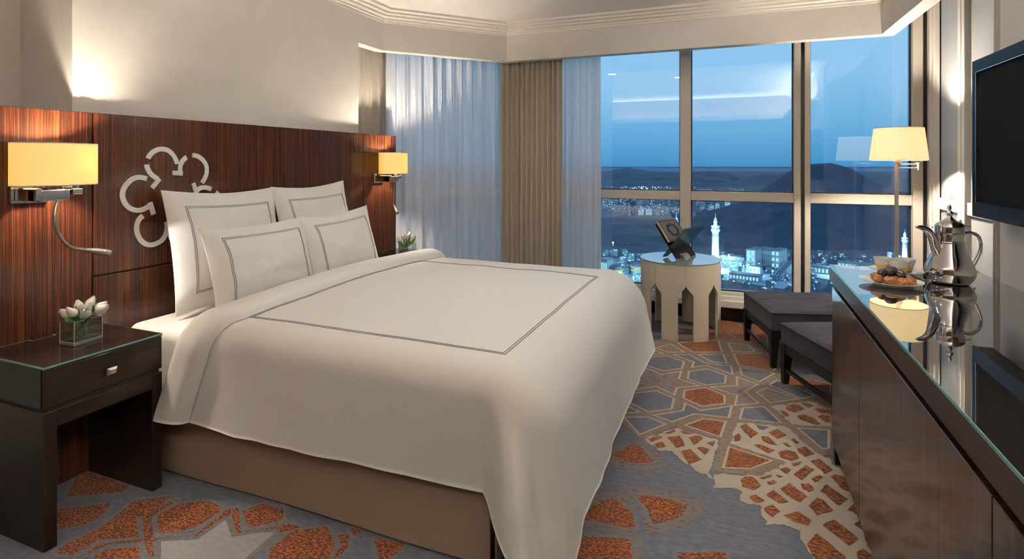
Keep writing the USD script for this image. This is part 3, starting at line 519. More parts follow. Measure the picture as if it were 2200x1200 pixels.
# the head end of the duvet folded back on itself as a thick soft roll
k = np.linspace(-1, 1, 26); tf = np.linspace(DY0 - HEM, DY1 + .30, 160)
KK, TF = np.meshgrid(k, tf, indexing='ij')
hgt = .052 * np.sqrt(np.clip(1 - np.abs(KK) ** 2.4, 0, 1)) * (1 + .12 * (meshkit.fbm(np.stack([KK * 1.2, TF * 2, KK * 0], -1), 2, 3) - .5))
SC = -2.165 + .095 * KK - np.clip(DY0 - TF, 0, 1) * .31
top = cloth(SC, TF, .004 + hgt); bot = cloth(SC, TF, .002 + 0 * hgt)
part(duv, 'folded_edge', shell(top, bot), LINEN, True)

# ------------------------------------------------------------------ pillows
def pillow(name, label, c, w, h, thick, lean, yaw=0.0, roll=0.0, seed=0, border=(.74, .70)):
    """c = middle of the bottom edge; the front looks towards the foot of the bed (+x), leaning back by lean."""
    n = 46; u = np.linspace(-1, 1, n); U, V = np.meshgrid(u, u, indexing='ij')
    def surf(U, V, side, lift=0.0):
        X = U * w / 2 * (1 - .055 * (1 - V ** 2)); Z = V * h / 2 * (1 - .085 * (1 - np.abs(U) ** 1.7)) + h / 2
        a = np.clip(1 - np.abs(U) ** 2.6, 0, 1) ** .75 * np.clip(1 - np.abs(V) ** 2.6, 0, 1) ** .75
        wr = (meshkit.fbm(np.stack([U * 3 + seed, V * 3, U * 0], -1), 3, seed) - .5) * .022 * a + (meshkit.fbm(np.stack([U * 9 + seed, V * 9, U * 0 + 4], -1), 2, seed + 9) - .5) * .006 * (1 - a) * (np.maximum(abs(U), abs(V)) < .98)
        Y = side * (thick / 2 * a + .003 + wr + lift)
        lx = unit((math.cos(yaw), math.sin(yaw), 0)); ax = np.array([-math.sin(yaw), math.cos(yaw), 0])   # lx: out of the front, ax: along the width
        up = np.array([0, 0, 1]) * math.cos(lean) - lx * math.sin(lean); out = lx * math.cos(lean) + np.array([0, 0, 1]) * math.sin(lean)
        a2 = ax * math.cos(roll) + up * math.sin(roll); u2 = up * math.cos(roll) - ax * math.sin(roll)
        return np.array(c) + X[..., None] * a2 + Z[..., None] * u2 + Y[..., None] * out
    t = thing(name, label, 'pillow', c)
    part(t, 'cover', shell(surf(U, V, 1), surf(U, V, -1)), LINEN, 60)
    for d in (0, .030):
        e, g = border[0] + d * .75 * .72 / w, border[1] + d * .72 / h * .75
        k = np.linspace(-1, 1, 40)
        for a, b in ((k * e, 0 * k + g), (0 * k + e, k * g), (k * e, 0 * k - g), (0 * k - e, k * g)):
            hw_ = .0030 / w; hh = .0030 / h
            da = hw_ if np.ptp(a) < 1e-6 else 0; db = hh if np.ptp(b) < 1e-6 else 0
            A = np.stack([surf(a - da, b - db, 1, .0016), surf(a + da, b + db, 1, .0016)], 1); B = np.stack([surf(a - da, b - db, 1, -.001), surf(a + da, b + db, 1, -.001)], 1)
            part(t, 'stitched_line', shell(A, B), STITCH, True)
    return t
pillow('pillow', 'large square white pillow with grey stitched border at the back, beside the emblem', (-2.60, 2.31, .668), .74, .645, .18, .20, .0, -.02, 1)
pillow('pillow', 'large white pillow with grey stitched border at the back, far side of the bed', (-2.60, 3.04, .668), .70, .65, .18, .20, .0, .03, 2)
pillow('pillow', 'white pillow with grey stitched border in the front row, nearest the camera', (-2.365, 2.335, .664), .70, .47, .18, .28, -.02, .0, 3)
pillow('pillow', 'white pillow with grey stitched border in the front row, farther from the camera', (-2.345, 2.985, .664), .64, .48, .16, .26, -.05, .05, 4)

# ------------------------------------------------------------------ wall sconces with reading arms
def sconce(yc, label, goose, head_dir, knob_side):
    t = thing('wall_lamp', label, 'lamp', (XH, yc, 1.3))
    cx, a, b, z0, z1 = -2.695, .160, .096, 1.352, 1.532
    g_ = np.linspace(0, 2 * np.pi, 65)[:-1]
    def ring(o, z): return np.array([(cx + (b + o) * math.cos(q), yc + (a + o) * math.sin(q), z) for q in g_])
    def wallm(o0, o1, za, zb):
        P = np.array([ring(o1, za), ring(o1, zb), ring(o0, zb), ring(o0, za), ring(o1, za)]); P = np.concatenate([P, P[:, :1]], 1); m = grid_mesh(P); m.merge_vertices(); return m
    part(t, 'shade', grid_mesh(np.array([np.vstack([ring(0, z), ring(0, z)[:1]]) for z in (z0, z1)]).transpose(1, 0, 2)), SHADE, True, label='glowing amber oval lampshade')
    part(t, 'shade_rim', [wallm(-.003, .001, z1 - .004, z1), wallm(-.003, .001, z0, z0 + .004)], SHADELINER, 30)
    by = yc - .04 if knob_side > 0 else yc - .045
    part(t, 'wall_plate', bx(XH, XH + .018, by - .065, by + .075, 1.275, 1.355, .003), CHROME)
    part(t, 'arm', [bx(XH + .018, -2.665, by - .05, by - .022, 1.288, 1.342, .004), bx(-2.715, -2.670, by - .05, by + .085, 1.288, 1.334, .004)], CHROME)
    part(t, 'socket', [bx(-2.704, -2.686, by + .07, by + .125, 1.336, 1.346, .002), lathe([(0, 1.337), (.017, 1.337), (.017, 1.42), (0, 1.42)], (cx, by + .115, 0), 24)], CHROME)
    part(t, 'switch_knob', bx(-2.70, -2.672, by + .092, by + .135, 1.310, 1.336, .003), CHROME)
    part(t, 'bulb', trimesh.creation.icosphere(2, .024).apply_translation([cx, by + .115, 1.455]), BULBM, True)
    light('SphereLight', 'bulb_light', (cx - XH, by + .115 - yc, 1.455 - 1.3), WARM, BULB * 14, .028, parent=t)
    p = spline(goose, 60)
    rr = .0065 + .0006 * (np.arange(60) % 2)
    n = part(t, 'reading_arm', tube(p, rr, 10), NICKEL, True, label='flexible silver reading arm')
    d = unit(head_dir); e = p[-1]
    H_ = lathe([(0, 0), (.007, 0), (.010, .02), (.016, .045), (.0175, .085), (.0165, .10), (.012, .10), (.011, .094), (0, .094)], n=20)
    zx = unit(np.cross(d, (0, 0, 1)) if abs(d[2]) < .9 else np.cross(d, (1, 0, 0)))
    part(n, 'reading_head', place(H_, zx, np.cross(d, zx), d, e - d * .004), NICKEL, 30)
    return t, e + d * .11, d
gl = [(-2.70, 1.475, 1.295), (-2.695, 1.462, 1.248), (-2.69, 1.456, 1.199), (-2.69, 1.459, 1.173), (-2.69, 1.473, 1.141), (-2.69, 1.493, 1.105), (-2.69, 1.520, 1.081), (-2.69, 1.548, 1.069), (-2.69, 1.580, 1.060)]
_, hp, hd = sconce(1.462, 'lit wall lamp with amber oval shade and bent reading arm above the near nightstand', gl, (.15, 1, -.30), 1)
light('SphereLight', 'reading_spot', hp, (1, .95, .88), 750, .012, aim=hp + unit((.12, 1, -.22)), cone=34)
gr = [(-2.70, 3.985, 1.295), (-2.70, 3.99, 1.25), (-2.70, 3.985, 1.20), (-2.70, 3.982, 1.15), (-2.70, 3.98, 1.09)]
sconce(3.975, 'lit wall lamp with amber oval shade at the far end of the headboard', gr, (.45, -.25, -.5), -1)

# ------------------------------------------------------------------ curtains
def curtain(path, lam, amp, z0, z1, seed, dens=6, pinch=.5, rough=.7, pleat=False):
    P = np.array(path, float); seg = np.r_[0, np.cumsum(np.linalg.norm(np.diff(P, axis=0), axis=1))]
    n = max(int(seg[-1] / lam * dens * 2), 12); s = np.linspace(0, seg[-1], n)
    xy = np.c_[np.interp(s, seg, P[:, 0]), np.interp(s, seg, P[:, 1])]
    d = np.gradient(xy, axis=0); d /= np.linalg.norm(d, axis=1, keepdims=True); nn = np.c_[-d[:, 1], d[:, 0]]
    ph = s / lam * 2 * np.pi + 5.0 * (meshkit.fbm(np.c_[s * 5, np.zeros(n), np.zeros(n)], 2, seed) - .5)
    rows = []
    for z in np.linspace(z0, z1, 14):
        h = (z - z0) / (z1 - z0)
        w = amp * (1 - pinch * h) * (np.sin(ph + .5 * np.sin(h * 2 + seed)) + .35 * np.sin(2.3 * ph + seed + h))
        if pleat: w = amp * (1 - pinch * h) * (2 * np.abs(np.sin(ph / 2 + .15 * np.sin(h * 2 + seed))) ** .85 - 1.3)
        w = w + amp * rough * (meshkit.fbm(np.c_[s * 9, np.full(n, h * 1.3), np.zeros(n)], 2, seed + 5) - .5)
        rows.append(np.c_[xy + nn * w[:, None], np.full(n, z)])
    return np.array(rows).transpose(1, 0, 2), nn
def curtain_mesh(path, lam, amp, z0, z1, seed, th, **kw):
    P, nn = curtain(path, lam, amp, z0, z1, seed, **kw)
    T = P.copy(); T[..., :2] -= nn[:, None] * th
    return shell(P, T), grid_mesh(P)
t = thing('drape', 'heavy taupe pleated drape gathered in the window corner between the two sheers', 'curtain', (-1.9, 5.2, 0))
part(t, 'fabric', curtain_mesh([(-2.205, 5.13), (-2.0, 5.17), (-1.57, 5.19)], .054, .048, .02, 2.72, 3, .003, pinch=.1, rough=.25, dens=9, pleat=True)[0], DRAPE, True)
t = thing('drape', 'plain beige drape panel behind the far end of the headboard', 'curtain', (-3.0, 4.0, 0))
part(t, 'fabric', curtain_mesh([(-2.98, 3.77), (-3.0, 4.0), (-3.065, 4.42)], .16, .018, .02, 2.72, 8, .004)[0], DRAPE2, True)
t = thing('drape', 'beige pleated drape bunched at the end of the right wall behind the television', 'curtain', (1.13, 3.08, 0))
part(t, 'fabric', curtain_mesh([(1.062, 2.972), (1.062, 3.095), (1.20, 3.12), (1.40, 3.12)], .032, .012, .02, 2.72, 5, .004)[0], DRAPE2, True)
t = thing('sheer_curtain', 'wide white sheer curtain hanging across the corner window behind the far nightstand', 'curtain', (-2.6, 4.7, 0))
part(t, 'fabric', curtain_mesh([(-3.0, 4.285), (-2.93, 4.40), (-2.62, 4.77), (-2.215, 5.22)], .115, .034, .02, 2.72, 12, .001, dens=10)[1], SHEER, True)
t = thing('sheer_curtain', 'narrow white sheer curtain pulled back beside the taupe drape', 'curtain', (-1.4, 5.27, 0))
part(t, 'fabric', curtain_mesh([(-1.60, 5.26), (-1.40, 5.27), (-1.215, 5.26)], .075, .032, .02, 2.72, 21, .001, dens=10)[1], SHEER, True)

# ------------------------------------------------------------------ round side table with ogee arches
TC = np.array([-.455, 4.985]); TR = .33
t = thing('side_table', 'round cream side table with pointed arch openings and glass top by the window', 'table', (*TC, 0))
NA = 8; pitch = 2 * math.pi / NA; phase = math.radians(-54.5)
def arch_half(zs, za, w, n=14):
    k = np.linspace(0, 1, n); x = w * (1 - (3 * k ** 2 - 2 * k ** 3) ** .9); z = zs + (za - zs) * k
    return list(zip(x, z))
def bent(poly, r, th):
    m = prism(poly, th); m = m.subdivide_to_size(.035)
    v = np.array(m.vertices); a = v[:, 0] / r; rad = r - th + v[:, 2]
    m.vertices = np.c_[TC[0] + rad * np.cos(a), TC[1] + rad * np.sin(a), v[:, 1]]; m.merge_vertices(); m.fix_normals()
    return m
hwid = TR * pitch / 2; ow = .062; zt_ = .600
for i in range(NA):
    c = (phase + i * pitch) * TR
    L = [(c - hwid + x, z) for x, z in arch_half(.365, .458, ow)]; Rr = [(c + hwid - x, z) for x, z in arch_half(.365, .458, ow)]
    pl = Polygon([(c - hwid + ow, 0)] + L + [(c - hwid + .0006, .458), (c - hwid + .0006, zt_), (c + hwid - .0006, zt_), (c + hwid - .0006, .458)] + Rr[::-1] + [(c + hwid - ow, 0)]).buffer(0)
    part(t, 'leg_panel', bent(pl, TR, .020), CREAM, 40)
part(t, 'rim', lathe([(TR - .022, .596), (TR + .001, .596), (TR + .001, .616), (TR - .0, .617), (0, .617), (0, .600), (TR - .022, .600)], (*TC, 0), 72), CREAM, 30)
gt = part(t, 'glass_top', lathe([(0, .6175), (TR + .003, .6175), (TR + .004, .620), (TR + .003, .6255), (0, .6255)], (*TC, 0), 72), TABGLASS, 30)
part(gt, 'glass_edge', lathe([(TR + .0035, .6178), (TR + .0055, .620), (TR + .0045, .6252), (TR + .0030, .6254)], (*TC, 0), 72), GLASSEDGE, 30)

# folding book stand with a bound book
SC_ = np.array([-.53, 4.902, .630]); ang = math.radians(27)
ax_ = np.array([math.sin(ang), math.cos(ang), 0]); bx_ = np.array([math.cos(ang), -math.sin(ang), 0]); UPV = np.array([0, 0, 1.])
DEP = .30
st = thing('book_stand', 'black folding X-shaped book stand on the round cream table', 'book stand', tuple(SC_ + ax_ * DEP / 2))
def slab(p0, p1, th, a0, a1, notch=0.0):
    """Board from p0 (foot) to p1 (top) in the (b, z) plane, running from a0 to a1 along the stand's axis."""
    p0, p1 = np.array(p0), np.array(p1); L = np.linalg.norm(p1 - p0); d = (p1 - p0) / L; n = np.array([-d[1], d[0]])
    poly = sbox(a0, 0, a1, L)
    if notch: poly = poly.difference(Polygon([(a0 + .07, -.01), (a1 - .07, -.01), (a1 - .07, .022), (a1 - .09, .042), (a0 + .09, .042), (a0 + .07, .022)]))
    m = prism(poly, th)
    X = ax_; Y = bx_ * d[0] + UPV * d[1]; Z = bx_ * n[0] + UPV * n[1]
    return place(m, X, Y, Z, SC_ + bx_ * p0[0] + UPV * p0[1] - Z * 0)
part(st, 'board', slab((.066, .003), (-.140, .278), .010, 0, DEP, .05), BLACKWOOD)
part(st, 'board', slab((-.066, .003), (.150, .262), .010, 0, DEP, .05), GREENBOARD, label='dark green faced board')
d1 = unit((-.206, .275)); n1 = np.array([d1[1], -d1[0]]) * 1.0   # book lies on the upper side of the first board
def bk(o0, o1, l0, l1, a0, a1):
    """Box on the first board: o = height off the board, l = along the board, a = along the axis."""
    m = bx(a0, a1, l0, l1, o0, o1, .001)
    X = ax_; Y = bx_ * d1[0] + UPV * d1[1]; Z = bx_ * n1[0] + UPV * n1[1]
    return place(m, X, Y, Z, SC_ + bx_ * .066 + UPV * .003)
b = thing('book', 'closed bound book with grey cover and dark oval ornament leaning on the black stand', 'book', tuple(SC_ + ax_ * .15 + UPV * .16))
part(b, 'back_cover', bk(.001, .004, .150, .366, .006, .292), BLACKWOOD)
part(b, 'pages', bk(.004, .024, .154, .362, .010, .286), PAGES, label='cream page edges')
part(b, 'front_cover', bk(.024, .027, .150, .366, .006, .292), COVER, label='grey cloth front cover')
q = np.linspace(0, 2 * np.pi, 73)[:-1]
oval = Polygon([(.150 + (.078 + .006 * math.cos(8 * x)) * math.cos(x), .258 + (.066 + .006 * math.cos(8 * x)) * math.sin(x)) for x in q]).difference(Polygon([(.150 + .052 * math.cos(x), .258 + .043 * math.sin(x)) for x in q]))
m = prism(oval, .0012)
part(b, 'ornament', place(m, ax_, bx_ * d1[0] + UPV * d1[1], bx_ * n1[0] + UPV * n1[1], SC_ + bx_ * .066 + UPV * .003 + (bx_ * n1[0] + UPV * n1[1]) * .0272), INK)
fr_ = sbox(.018, .162, .280, .354).difference(sbox(.021, .165, .277, .351))
part(b, 'cover_line', place(prism(fr_, .0008), ax_, bx_ * d1[0] + UPV * d1[1], bx_ * n1[0] + UPV * n1[1], SC_ + bx_ * .066 + UPV * .003 + (bx_ * n1[0] + UPV * n1[1]) * .0272), INK)

# ------------------------------------------------------------------ ottoman benches
def ottoman(label, loc, rz):
    """Local x along the long side, y along the visible left side; origin at the near-left leg."""
    t = thing('ottoman', label, 'ottoman', loc, rz)
    W, D = .70, .655
    P = lambda n, m, mt, **k: part(t, n, m, mt, local=True, **k)
    for (x, y, sx, sy) in ((0, 0, 1, 1), (0, D, 1, -1), (W, 0, -1, 1), (W, D, -1, -1)):
        top = [(x, y), (x + sx * .055, y), (x + sx * .055, y + sy * .055), (x, y + sy * .055)]
        fx, fy = x + sx * .004, y + sy * .004
        bot = [(fx, fy), (fx + sx * .034, fy), (fx + sx * .034, fy + sy * .034), (fx, fy + sy * .034)]
        pts = [(*a, .262) for a in top] + [(*a, .20) for a in top] + [(*a, 0) for a in bot]
        P('leg', trimesh.convex.convex_hull(np.array(pts)), BLACKWOOD)
    fr = [bx(.02, W - .02, .006, .034, .205, .262, .002), bx(.02, W - .02, D - .034, D - .006, .205, .262, .002), bx(.006, .034, .02, D - .02, .205, .262, .002), bx(W - .034, W - .006, .02, D - .02, .205, .262, .002)]
    P('frame', fr, BLACKWOOD)
    for x in (.010, W - .032): P('stretcher', bx(x, x + .022, .03, D - .03, .085, .108, .002), BLACKWOOD)
    # cushion with a soft crown, sagging sides and a piped edge
    n = 34; u = np.linspace(-1, 1, n); U, V = np.meshgrid(u, u, indexing='ij')
    cr = (np.clip(1 - np.abs(U) ** 6, 0, 1) * np.clip(1 - np.abs(V) ** 6, 0, 1)) ** .5
    wr = (meshkit.fbm(np.stack([U * 2, V * 9, U * 0], -1), 3, 7) - .5) * .018 * cr
    X = W / 2 + U * (W / 2 - .004); Y = D / 2 + V * (D / 2 - .004)
    topg = np.stack([X, Y, .392 + .018 * cr + wr], -1)
    c = P('cushion', shell(topg, np.stack([X, Y, 0 * X + .268], -1)), VELVET, smooth=50)
    e = .001
    rim = np.array([(e, e), (W - e, e), (W - e, D - e), (e, D - e), (e, e)]) ; pts = []
    for a, b_ in zip(rim[:-1], rim[1:]): pts += [tuple(a + (b_ - a) * k) for k in np.linspace(.015, .985, 24)]
    pts.append(pts[0])
    P2 = part(c, 'piping', tube([(x, y, .391) for x, y in pts], .0045, 8, False), VELVET, True, local=True)
    return t
o1 = ottoman('grey velvet ottoman bench with black tapered legs, nearest the window', (.223, 4.297, 0), math.radians(15.5))
copy(o1, 'grey velvet ottoman bench with black tapered legs, partly hidden by the console cabinet', (.530, 3.458, 0), math.radians(24.0))

# ------------------------------------------------------------------ console cabinet on the right wall
c = thing('console_cabinet', 'long dark glossy wood console cabinet with mirror-like glass top along the right wall', 'cabinet', (.73, 1.7, 0))
X0, X1, Y0, Y1 = .424, 1.033, .15, 3.135
part(c, 'end_panel', bx(X0 + .012, X1, 3.05, 3.105, 0, .850, .002), BLACKWOOD)
part(c, 'end_panel', bx(X0 + .012, X1, Y0, Y0 + .055, 0, .850, .002), BLACKWOOD)
part(c, 'body', bx(X0 + .03, X1, Y0 + .02, 3.05, .112, .850), BLACKWOOD)
part(c, 'plinth', bx(X0 + .10, X1, Y0 + .055, 3.02, 0, .112), SLOT)
for a, b_ in ((2.442, 3.078), (1.259, 2.438), (.17, 1.255)):
    part(c, 'door', bx(X0 + .004, X0 + .028, a, b_, .106, .846, .0015), WOOD_CON)
part(c, 'recess', bx(X0 + .035, X1, Y0, Y1 - .03, .846, .869), SLOT)
tp = part(c, 'top', bx(X0, X1, Y0, Y1, .869, .938, .002), WOOD_CONT)
gt = part(c, 'glass_top', bx(X0 + .001, X1, Y0, Y1 - .001, .9385, .946), TOPGLASS)
part(gt, 'glass_edge', [bx(X0 - .0008, X0 + .001, Y0, Y1, .9383, .9462), bx(X0, X1, Y1 - .001, Y1 + .0008, .9383, .9462)], GLASSEDGE)
ZT = .9465

# ------------------------------------------------------------------ coffee pot
CP = np.array([.823, 2.833, ZT]); L_ = np.array([-cs, -sn, 0]); U3 = np.array([0, 0, 1.])
t = thing('coffee_pot', 'polished steel long-spouted coffee pot with curved handle on the console', 'coffee pot', CP)
body = [(0, 0), (.060, 0), (.067, .004), (.078, .018), (.0865, .036), (.0882, .050), (.085, .068), (.078, .088), (.069, .108), (.061, .126), (.0535, .148), (.049, .163), (.0475, .168), (.050, .170), (.050, .174), (.0475, .177), (.0475, .205), (.049, .209)]
part(t, 'body', lathe(body, CP, 64), STEEL, 40)
lid = [(.049, .2095), (.051, .212), (.0505, .232), (.0515, .238), (.047, .246), (.036, .254), (.025, .261), (.016, .268), (.010, .274), (.0075, .279), (.0085, .281), (.0125, .288), (.0125, .294), (.008, .300), (.0045, .302), (.0055, .306), (.0058, .318), (.003, .326), (0, .327)]
part(t, 'lid', lathe(lid, CP, 48), STEEL, 40)
sp = spline([CP + L_ * a + U3 * z for a, z in ((.030, .090), (.050, .125), (.061, .160), (.073, .193), (.090, .217), (.112, .230), (.142, .233))], 30)
k = np.linspace(0, 1, 30); rr = np.interp(k, [0, .3, .65, .9, 1], [.020, .021, .0165, .009, .004])
part(t, 'spout', tube(sp, rr, 18), STEEL, True)
hd_ = spline([CP - L_ * a + U3 * z for a, z in ((.047, .196), (.066, .208), (.092, .209), (.115, .198), (.129, .172), (.128, .138), (.115, .105), (.098, .074), (.090, .058), (.097, .035), (.106, .018))], 50)
kk = np.linspace(0, 1, 50)
part(t, 'handle', tube(hd_, np.interp(kk, [0, .1, .5, .8, .9, 1], [.008, .0065, .0065, .0075, .006, .002]), 12), STEEL, True)
th = spline([CP - L_ * a + U3 * z for a, z in ((.034, .246), (.043, .258), (.046, .262))], 10)
part(t, 'thumb_rest', [tube(th, .0045, 8), tube(spline([CP - L_ * a + U3 * z for a, z in ((.044, .258), (.055, .244), (.072, .236), (.091, .236))], 14), np.linspace(.004, .0012, 14), 8)], STEEL, True)

# ------------------------------------------------------------------ plates, cups and dates
def plate(label, x, y, r, z=ZT):
    t = thing('plate', label, 'plate', (x, y, z))
    pr = [(0, .004), (r * .50, .004), (r * .60, .005), (r * .74, .011), (r * .98, .0165), (r, .0175), (r * 1.0, .0195), (r * .97, .0195), (r * .73, .0145), (r * .60, .0085), (r * .5, .007), (0, .007)]
    part(t, 'dish', lathe(pr, (x, y, z), 64), PORCELAIN, 40)
    part(t, 'foot_ring', lathe([(r * .50, 0), (r * .56, 0), (r * .57, .0055), (r * .49, .0055), (r * .50, 0)], (x, y, z), 48), PORCELAIN, 30)
    return t
P1 = np.array([.588, 2.705]); P2 = np.array([.672, 2.985])
plate('white plate heaped with dates on the console', *P1, .113)
plate('white saucer holding the coffee cups, behind the plate of dates', *P2, .108)
def cup(label, x, y):
    z = ZT + .0075
    t = thing('cup', label, 'cup', (x, y, z))
    out = lambda q: .0235 + .0185 * q ** .8
    q = np.linspace(0, 1, 12); H_ = .058
    pr = [(0, 0), (.019, 0), (.0225, .002)] + [(out(a), .003 + a * (H_ - .003)) for a in q] + [(out(1) - .0012, H_ + .0006)] + [(out(a) - .0022, .004 + a * (H_ - .004)) for a in q[::-1]] + [(0, .004)]
    part(t, 'bowl', lathe(pr, (x, y, z), 40), PORCELAIN, 40)
    qq = np.linspace(.06, .50, 8)
    part(t, 'gilt_band', lathe([(out(a) + .0004, .003 + a * (H_ - .003)) for a in qq] + [(out(a) + .0001, .003 + a * (H_ - .003)) for a in qq[::-1]], (x, y, z), 40), GOLD, 40)
right = np.array([cs, sn]); fwd = np.array([-sn, cs])
for lb, a, f in (('white handleless cup with gilt lower band, in front of the two others', -.012, -.032), ('white handleless cup with gilt band, at the right of the saucer', .045, .012), ('white handleless cup with gilt band, at the back left of the saucer', -.036, .036)):
    cup(lb, *(P2 + right * a + fwd * f))
def date_mesh(seed, l, r):
    m = trimesh.creation.icosphere(4, 1.0); v = np.array(m.vertices)
    n = meshkit.fbm(np.c_[v[:, 0] * .9, v[:, 1:] * 3.4] + seed * 7.3, 3, seed) - .5
    v = v * (1 + .42 * n)[:, None]; v[:, 0] = np.sign(v[:, 0]) * np.abs(v[:, 0]) ** .9
    m.vertices = v * [l, r, r]; return m
DT = [('light brown date at the left front of the plate', -.062, -.018, .026, 0, 1.0, .1), ('round light brown date second from the left in the front row', -.032, -.050, .024, 0, .2, 0), ('glossy wrinkled brown date third from the left in the front row', .006, -.060, .022, 0, .5, 0),
      ('glossy amber date at the right front of the plate', .044, -.050, .023, 1, .9, 0), ('dark brown date at the right end of the heap', .062, -.014, .025, 3, 1.2, 0), ('brown date at the back left of the heap', -.046, .020, .030, 0, .7, 0),
      ('dark brown date at the back right of the heap', .036, .026, .028, 3, .3, 0), ('black wrinkled date on top of the heap', -.004, -.006, .058, 2, .4, 0), ('black date beside the topmost one, at the left', -.026, .010, .046, 2, .9, 0),
      ('small black date tilted beside the topmost one, at the right', .026, -.010, .046, 2, -.5, .4), ('dark date in the middle of the plate under the heap', .004, -.016, .024, 3, 0, 0)]
DM = [DATEL, DATEA, DATEB, DATED]
for i, (lb, a, f, h, mt, rz, tl) in enumerate(DT):
    p = P1 + right * a + fwd * f
    t = thing('date', lb, 'date', (p[0], p[1], ZT + h), 0, 'dates on the white plate')
    m = date_mesh(i + 1, .0255, .0178); m.apply_transform(trimesh.transformations.rotation_matrix(tl, [0, 1, 0])); m.apply_transform(trimesh.transformations.rotation_matrix(rz, [0, 0, 1]))
    part(t, 'flesh', m, DM[mt], True, local=True)
    e = unit((math.cos(rz), math.sin(rz), -math.sin(tl)))
    part(t, 'stem_scar', trimesh.creation.icosphere(1, .004).apply_translation(e * .0232), DATED, True, local=True)

# ------------------------------------------------------------------ television
TX, TY0, TY1, TZ0, TZ1 = .93, 1.72, 2.932, 1.222, 1.878
t = thing('television', 'flat black television with glossy dark bezel mounted on the right wall', 'television', (1.0, 2.3, 1.55))
part(t, 'casing', bx(TX + .012, TX + .075, TY0, TY1, TZ0, TZ1, .008), TVB)
bz = sbox(TY0, TZ0, TY1, TZ1).difference(sbox(TY0 + .046, TZ0 + .062, TY1 - .040, TZ1 - .050))
part(t, 'bezel', place(prism(bz, .014), (0, 1, 0), (0, 0, 1), (1, 0, 0), (TX, 0, 0)), TVB, label='glossy dark blue-black bezel')
part(t, 'screen', bx(TX + .008, TX + .014, TY0 + .04, TY1 - .034, TZ0 + .055, TZ1 - .045), TVS)
part(t, 'inner_edge', [bx(TX - .001, TX + .01, TY1 - .0415, TY1 - .038, TZ0 + .062, TZ1 - .050), bx(TX - .001, TX + .01, TY0 + .04, TY1 - .04, TZ1 - .0515, TZ1 - .049)], CHROME)
part(t, 'wall_mount', bx(TX + .075, XR, 2.1, 2.6, 1.35, 1.72), BLACKWOOD)

# ------------------------------------------------------------------ swing-arm floor lamp
FL = np.array([1.085, 4.78])
t = thing('floor_lamp', 'lit floor lamp with ivory drum shade and swing arm in the window corner', 'lamp', (*FL, 0))
part(t, 'base', lathe([(0, 0), (.14, 0), (.142, .006), (.138, .014), (.03, .024), (.016, .04), (.0, .04)], (*FL, 0), 48), NICKEL, 30)
STM = FL - right * .014
part(t, 'pole', tube([(*STM, .03), (*STM, .6), (*STM, 1.2), (*STM, 1.418)], .0125, 16), POLE, 30)
sh0, sh1, r0, r1 = 1.462, 1.700, .180, .153
part(t, 'shade', lathe([(r0, sh0), (r1, sh1)], (*FL, 0), 72), SHADEF, True, label='glowing ivory tapered drum lampshade')
part(t, 'shade_rim', [lathe([(r0 + .001, sh0), (r0 + .001, sh0 + .004), (r0 - .003, sh0 + .004), (r0 - .003, sh0), (r0 + .001, sh0)], (*FL, 0), 72), lathe([(r1 + .001, sh1 - .004), (r1 + .001, sh1), (r1 - .003, sh1), (r1 - .003, sh1 - .004), (r1 + .001, sh1 - .004)], (*FL, 0), 72)], SHADELINER, 30)
E1 = STM + right * .155
part(t, 'swing_arm', [bx(0, .150, -.006, .006, 0, .009, .002).apply_transform(np.array([[cs, -sn, 0, STM[0]], [sn, cs, 0, STM[1]], [0, 0, 1, 1.405], [0, 0, 0, 1]])),
     bx(.01, .150, -.006, .006, 0, .009, .002).apply_transform(np.array([[cs, -sn, 0, STM[0]], [sn, cs, 0, STM[1]], [0, 0, 1, 1.432], [0, 0, 0, 1]])),
     tube([(*E1, 1.395), (*E1, 1.42), (*E1, 1.448)], .010, 14), tube([(*STM, 1.395), (*STM, 1.42), (*STM, 1.435)], .011, 14)], POLE, 30)
part(t, 'socket', lathe([(0, 1.42), (.012, 1.42), (.012, 1.44), (.024, 1.445), (.024, 1.465), (.016, 1.47), (.016, 1.53), (0, 1.53)], (*FL, 0), 24), NICKEL, 30)
part(t, 'bulb', trimesh.creation.icosphere(2, .026).apply_translation([*FL, 1.565]), BULBM, True)
light('SphereLight', 'bulb_light', (0, 0, 1.565), WARM, BULB * 16, .03, parent=t)

# ------------------------------------------------------------------ tulips in square glass vases
def open_box(w, d, z0, z1, lid=False):
    x, y = w / 2, d / 2; v = [(-x, -y, z0), (x, -y, z0), (x, y, z0), (-x, y, z0), (-x, -y, z1), (x, -y, z1), (x, y, z1), (-x, y, z1)]
    q = [(0, 1, 5, 4), (1, 2, 6, 5), (2, 3, 7, 6), (3, 0, 4, 7)] + ([(4, 5, 6, 7)] if lid else [])
    return trimesh.Trimesh(v, [t_ for a in q for t_ in ((a[0], a[1], a[2]), (a[0], a[2], a[3]))], process=False)
def vase(label, c, rz, w, d, h, water):
    t = thing('vase', label, 'vase', c, rz)
    o = sbox(-w / 2, -d / 2, w / 2, d / 2); i = o.buffer(-.004)
    P = lambda n, m, mt, **k: part(t, n, m, mt, smooth=False, local=True, **k)
    P('glass', open_box(w, d, .0125, h), VASEG)
    P('glass_base', prism(o, .012), GLASSBASE)
    P('water', open_box(w - .008, d - .008, .0126, water, True), WATER)
    P('rim', [prism(o.buffer(.0002).difference(i.buffer(-.0002)), .0012).apply_translation([0, 0, h]), prism(o.buffer(.0004).difference(o.buffer(-.002)), .002).apply_translation([0, 0, .011])] + [bx(x - .0011, x + .0011, y - .0011, y + .0011, .002, h) for x in (-w / 2, w / 2) for y in (-d / 2, d / 2)], RIMG)
    return t
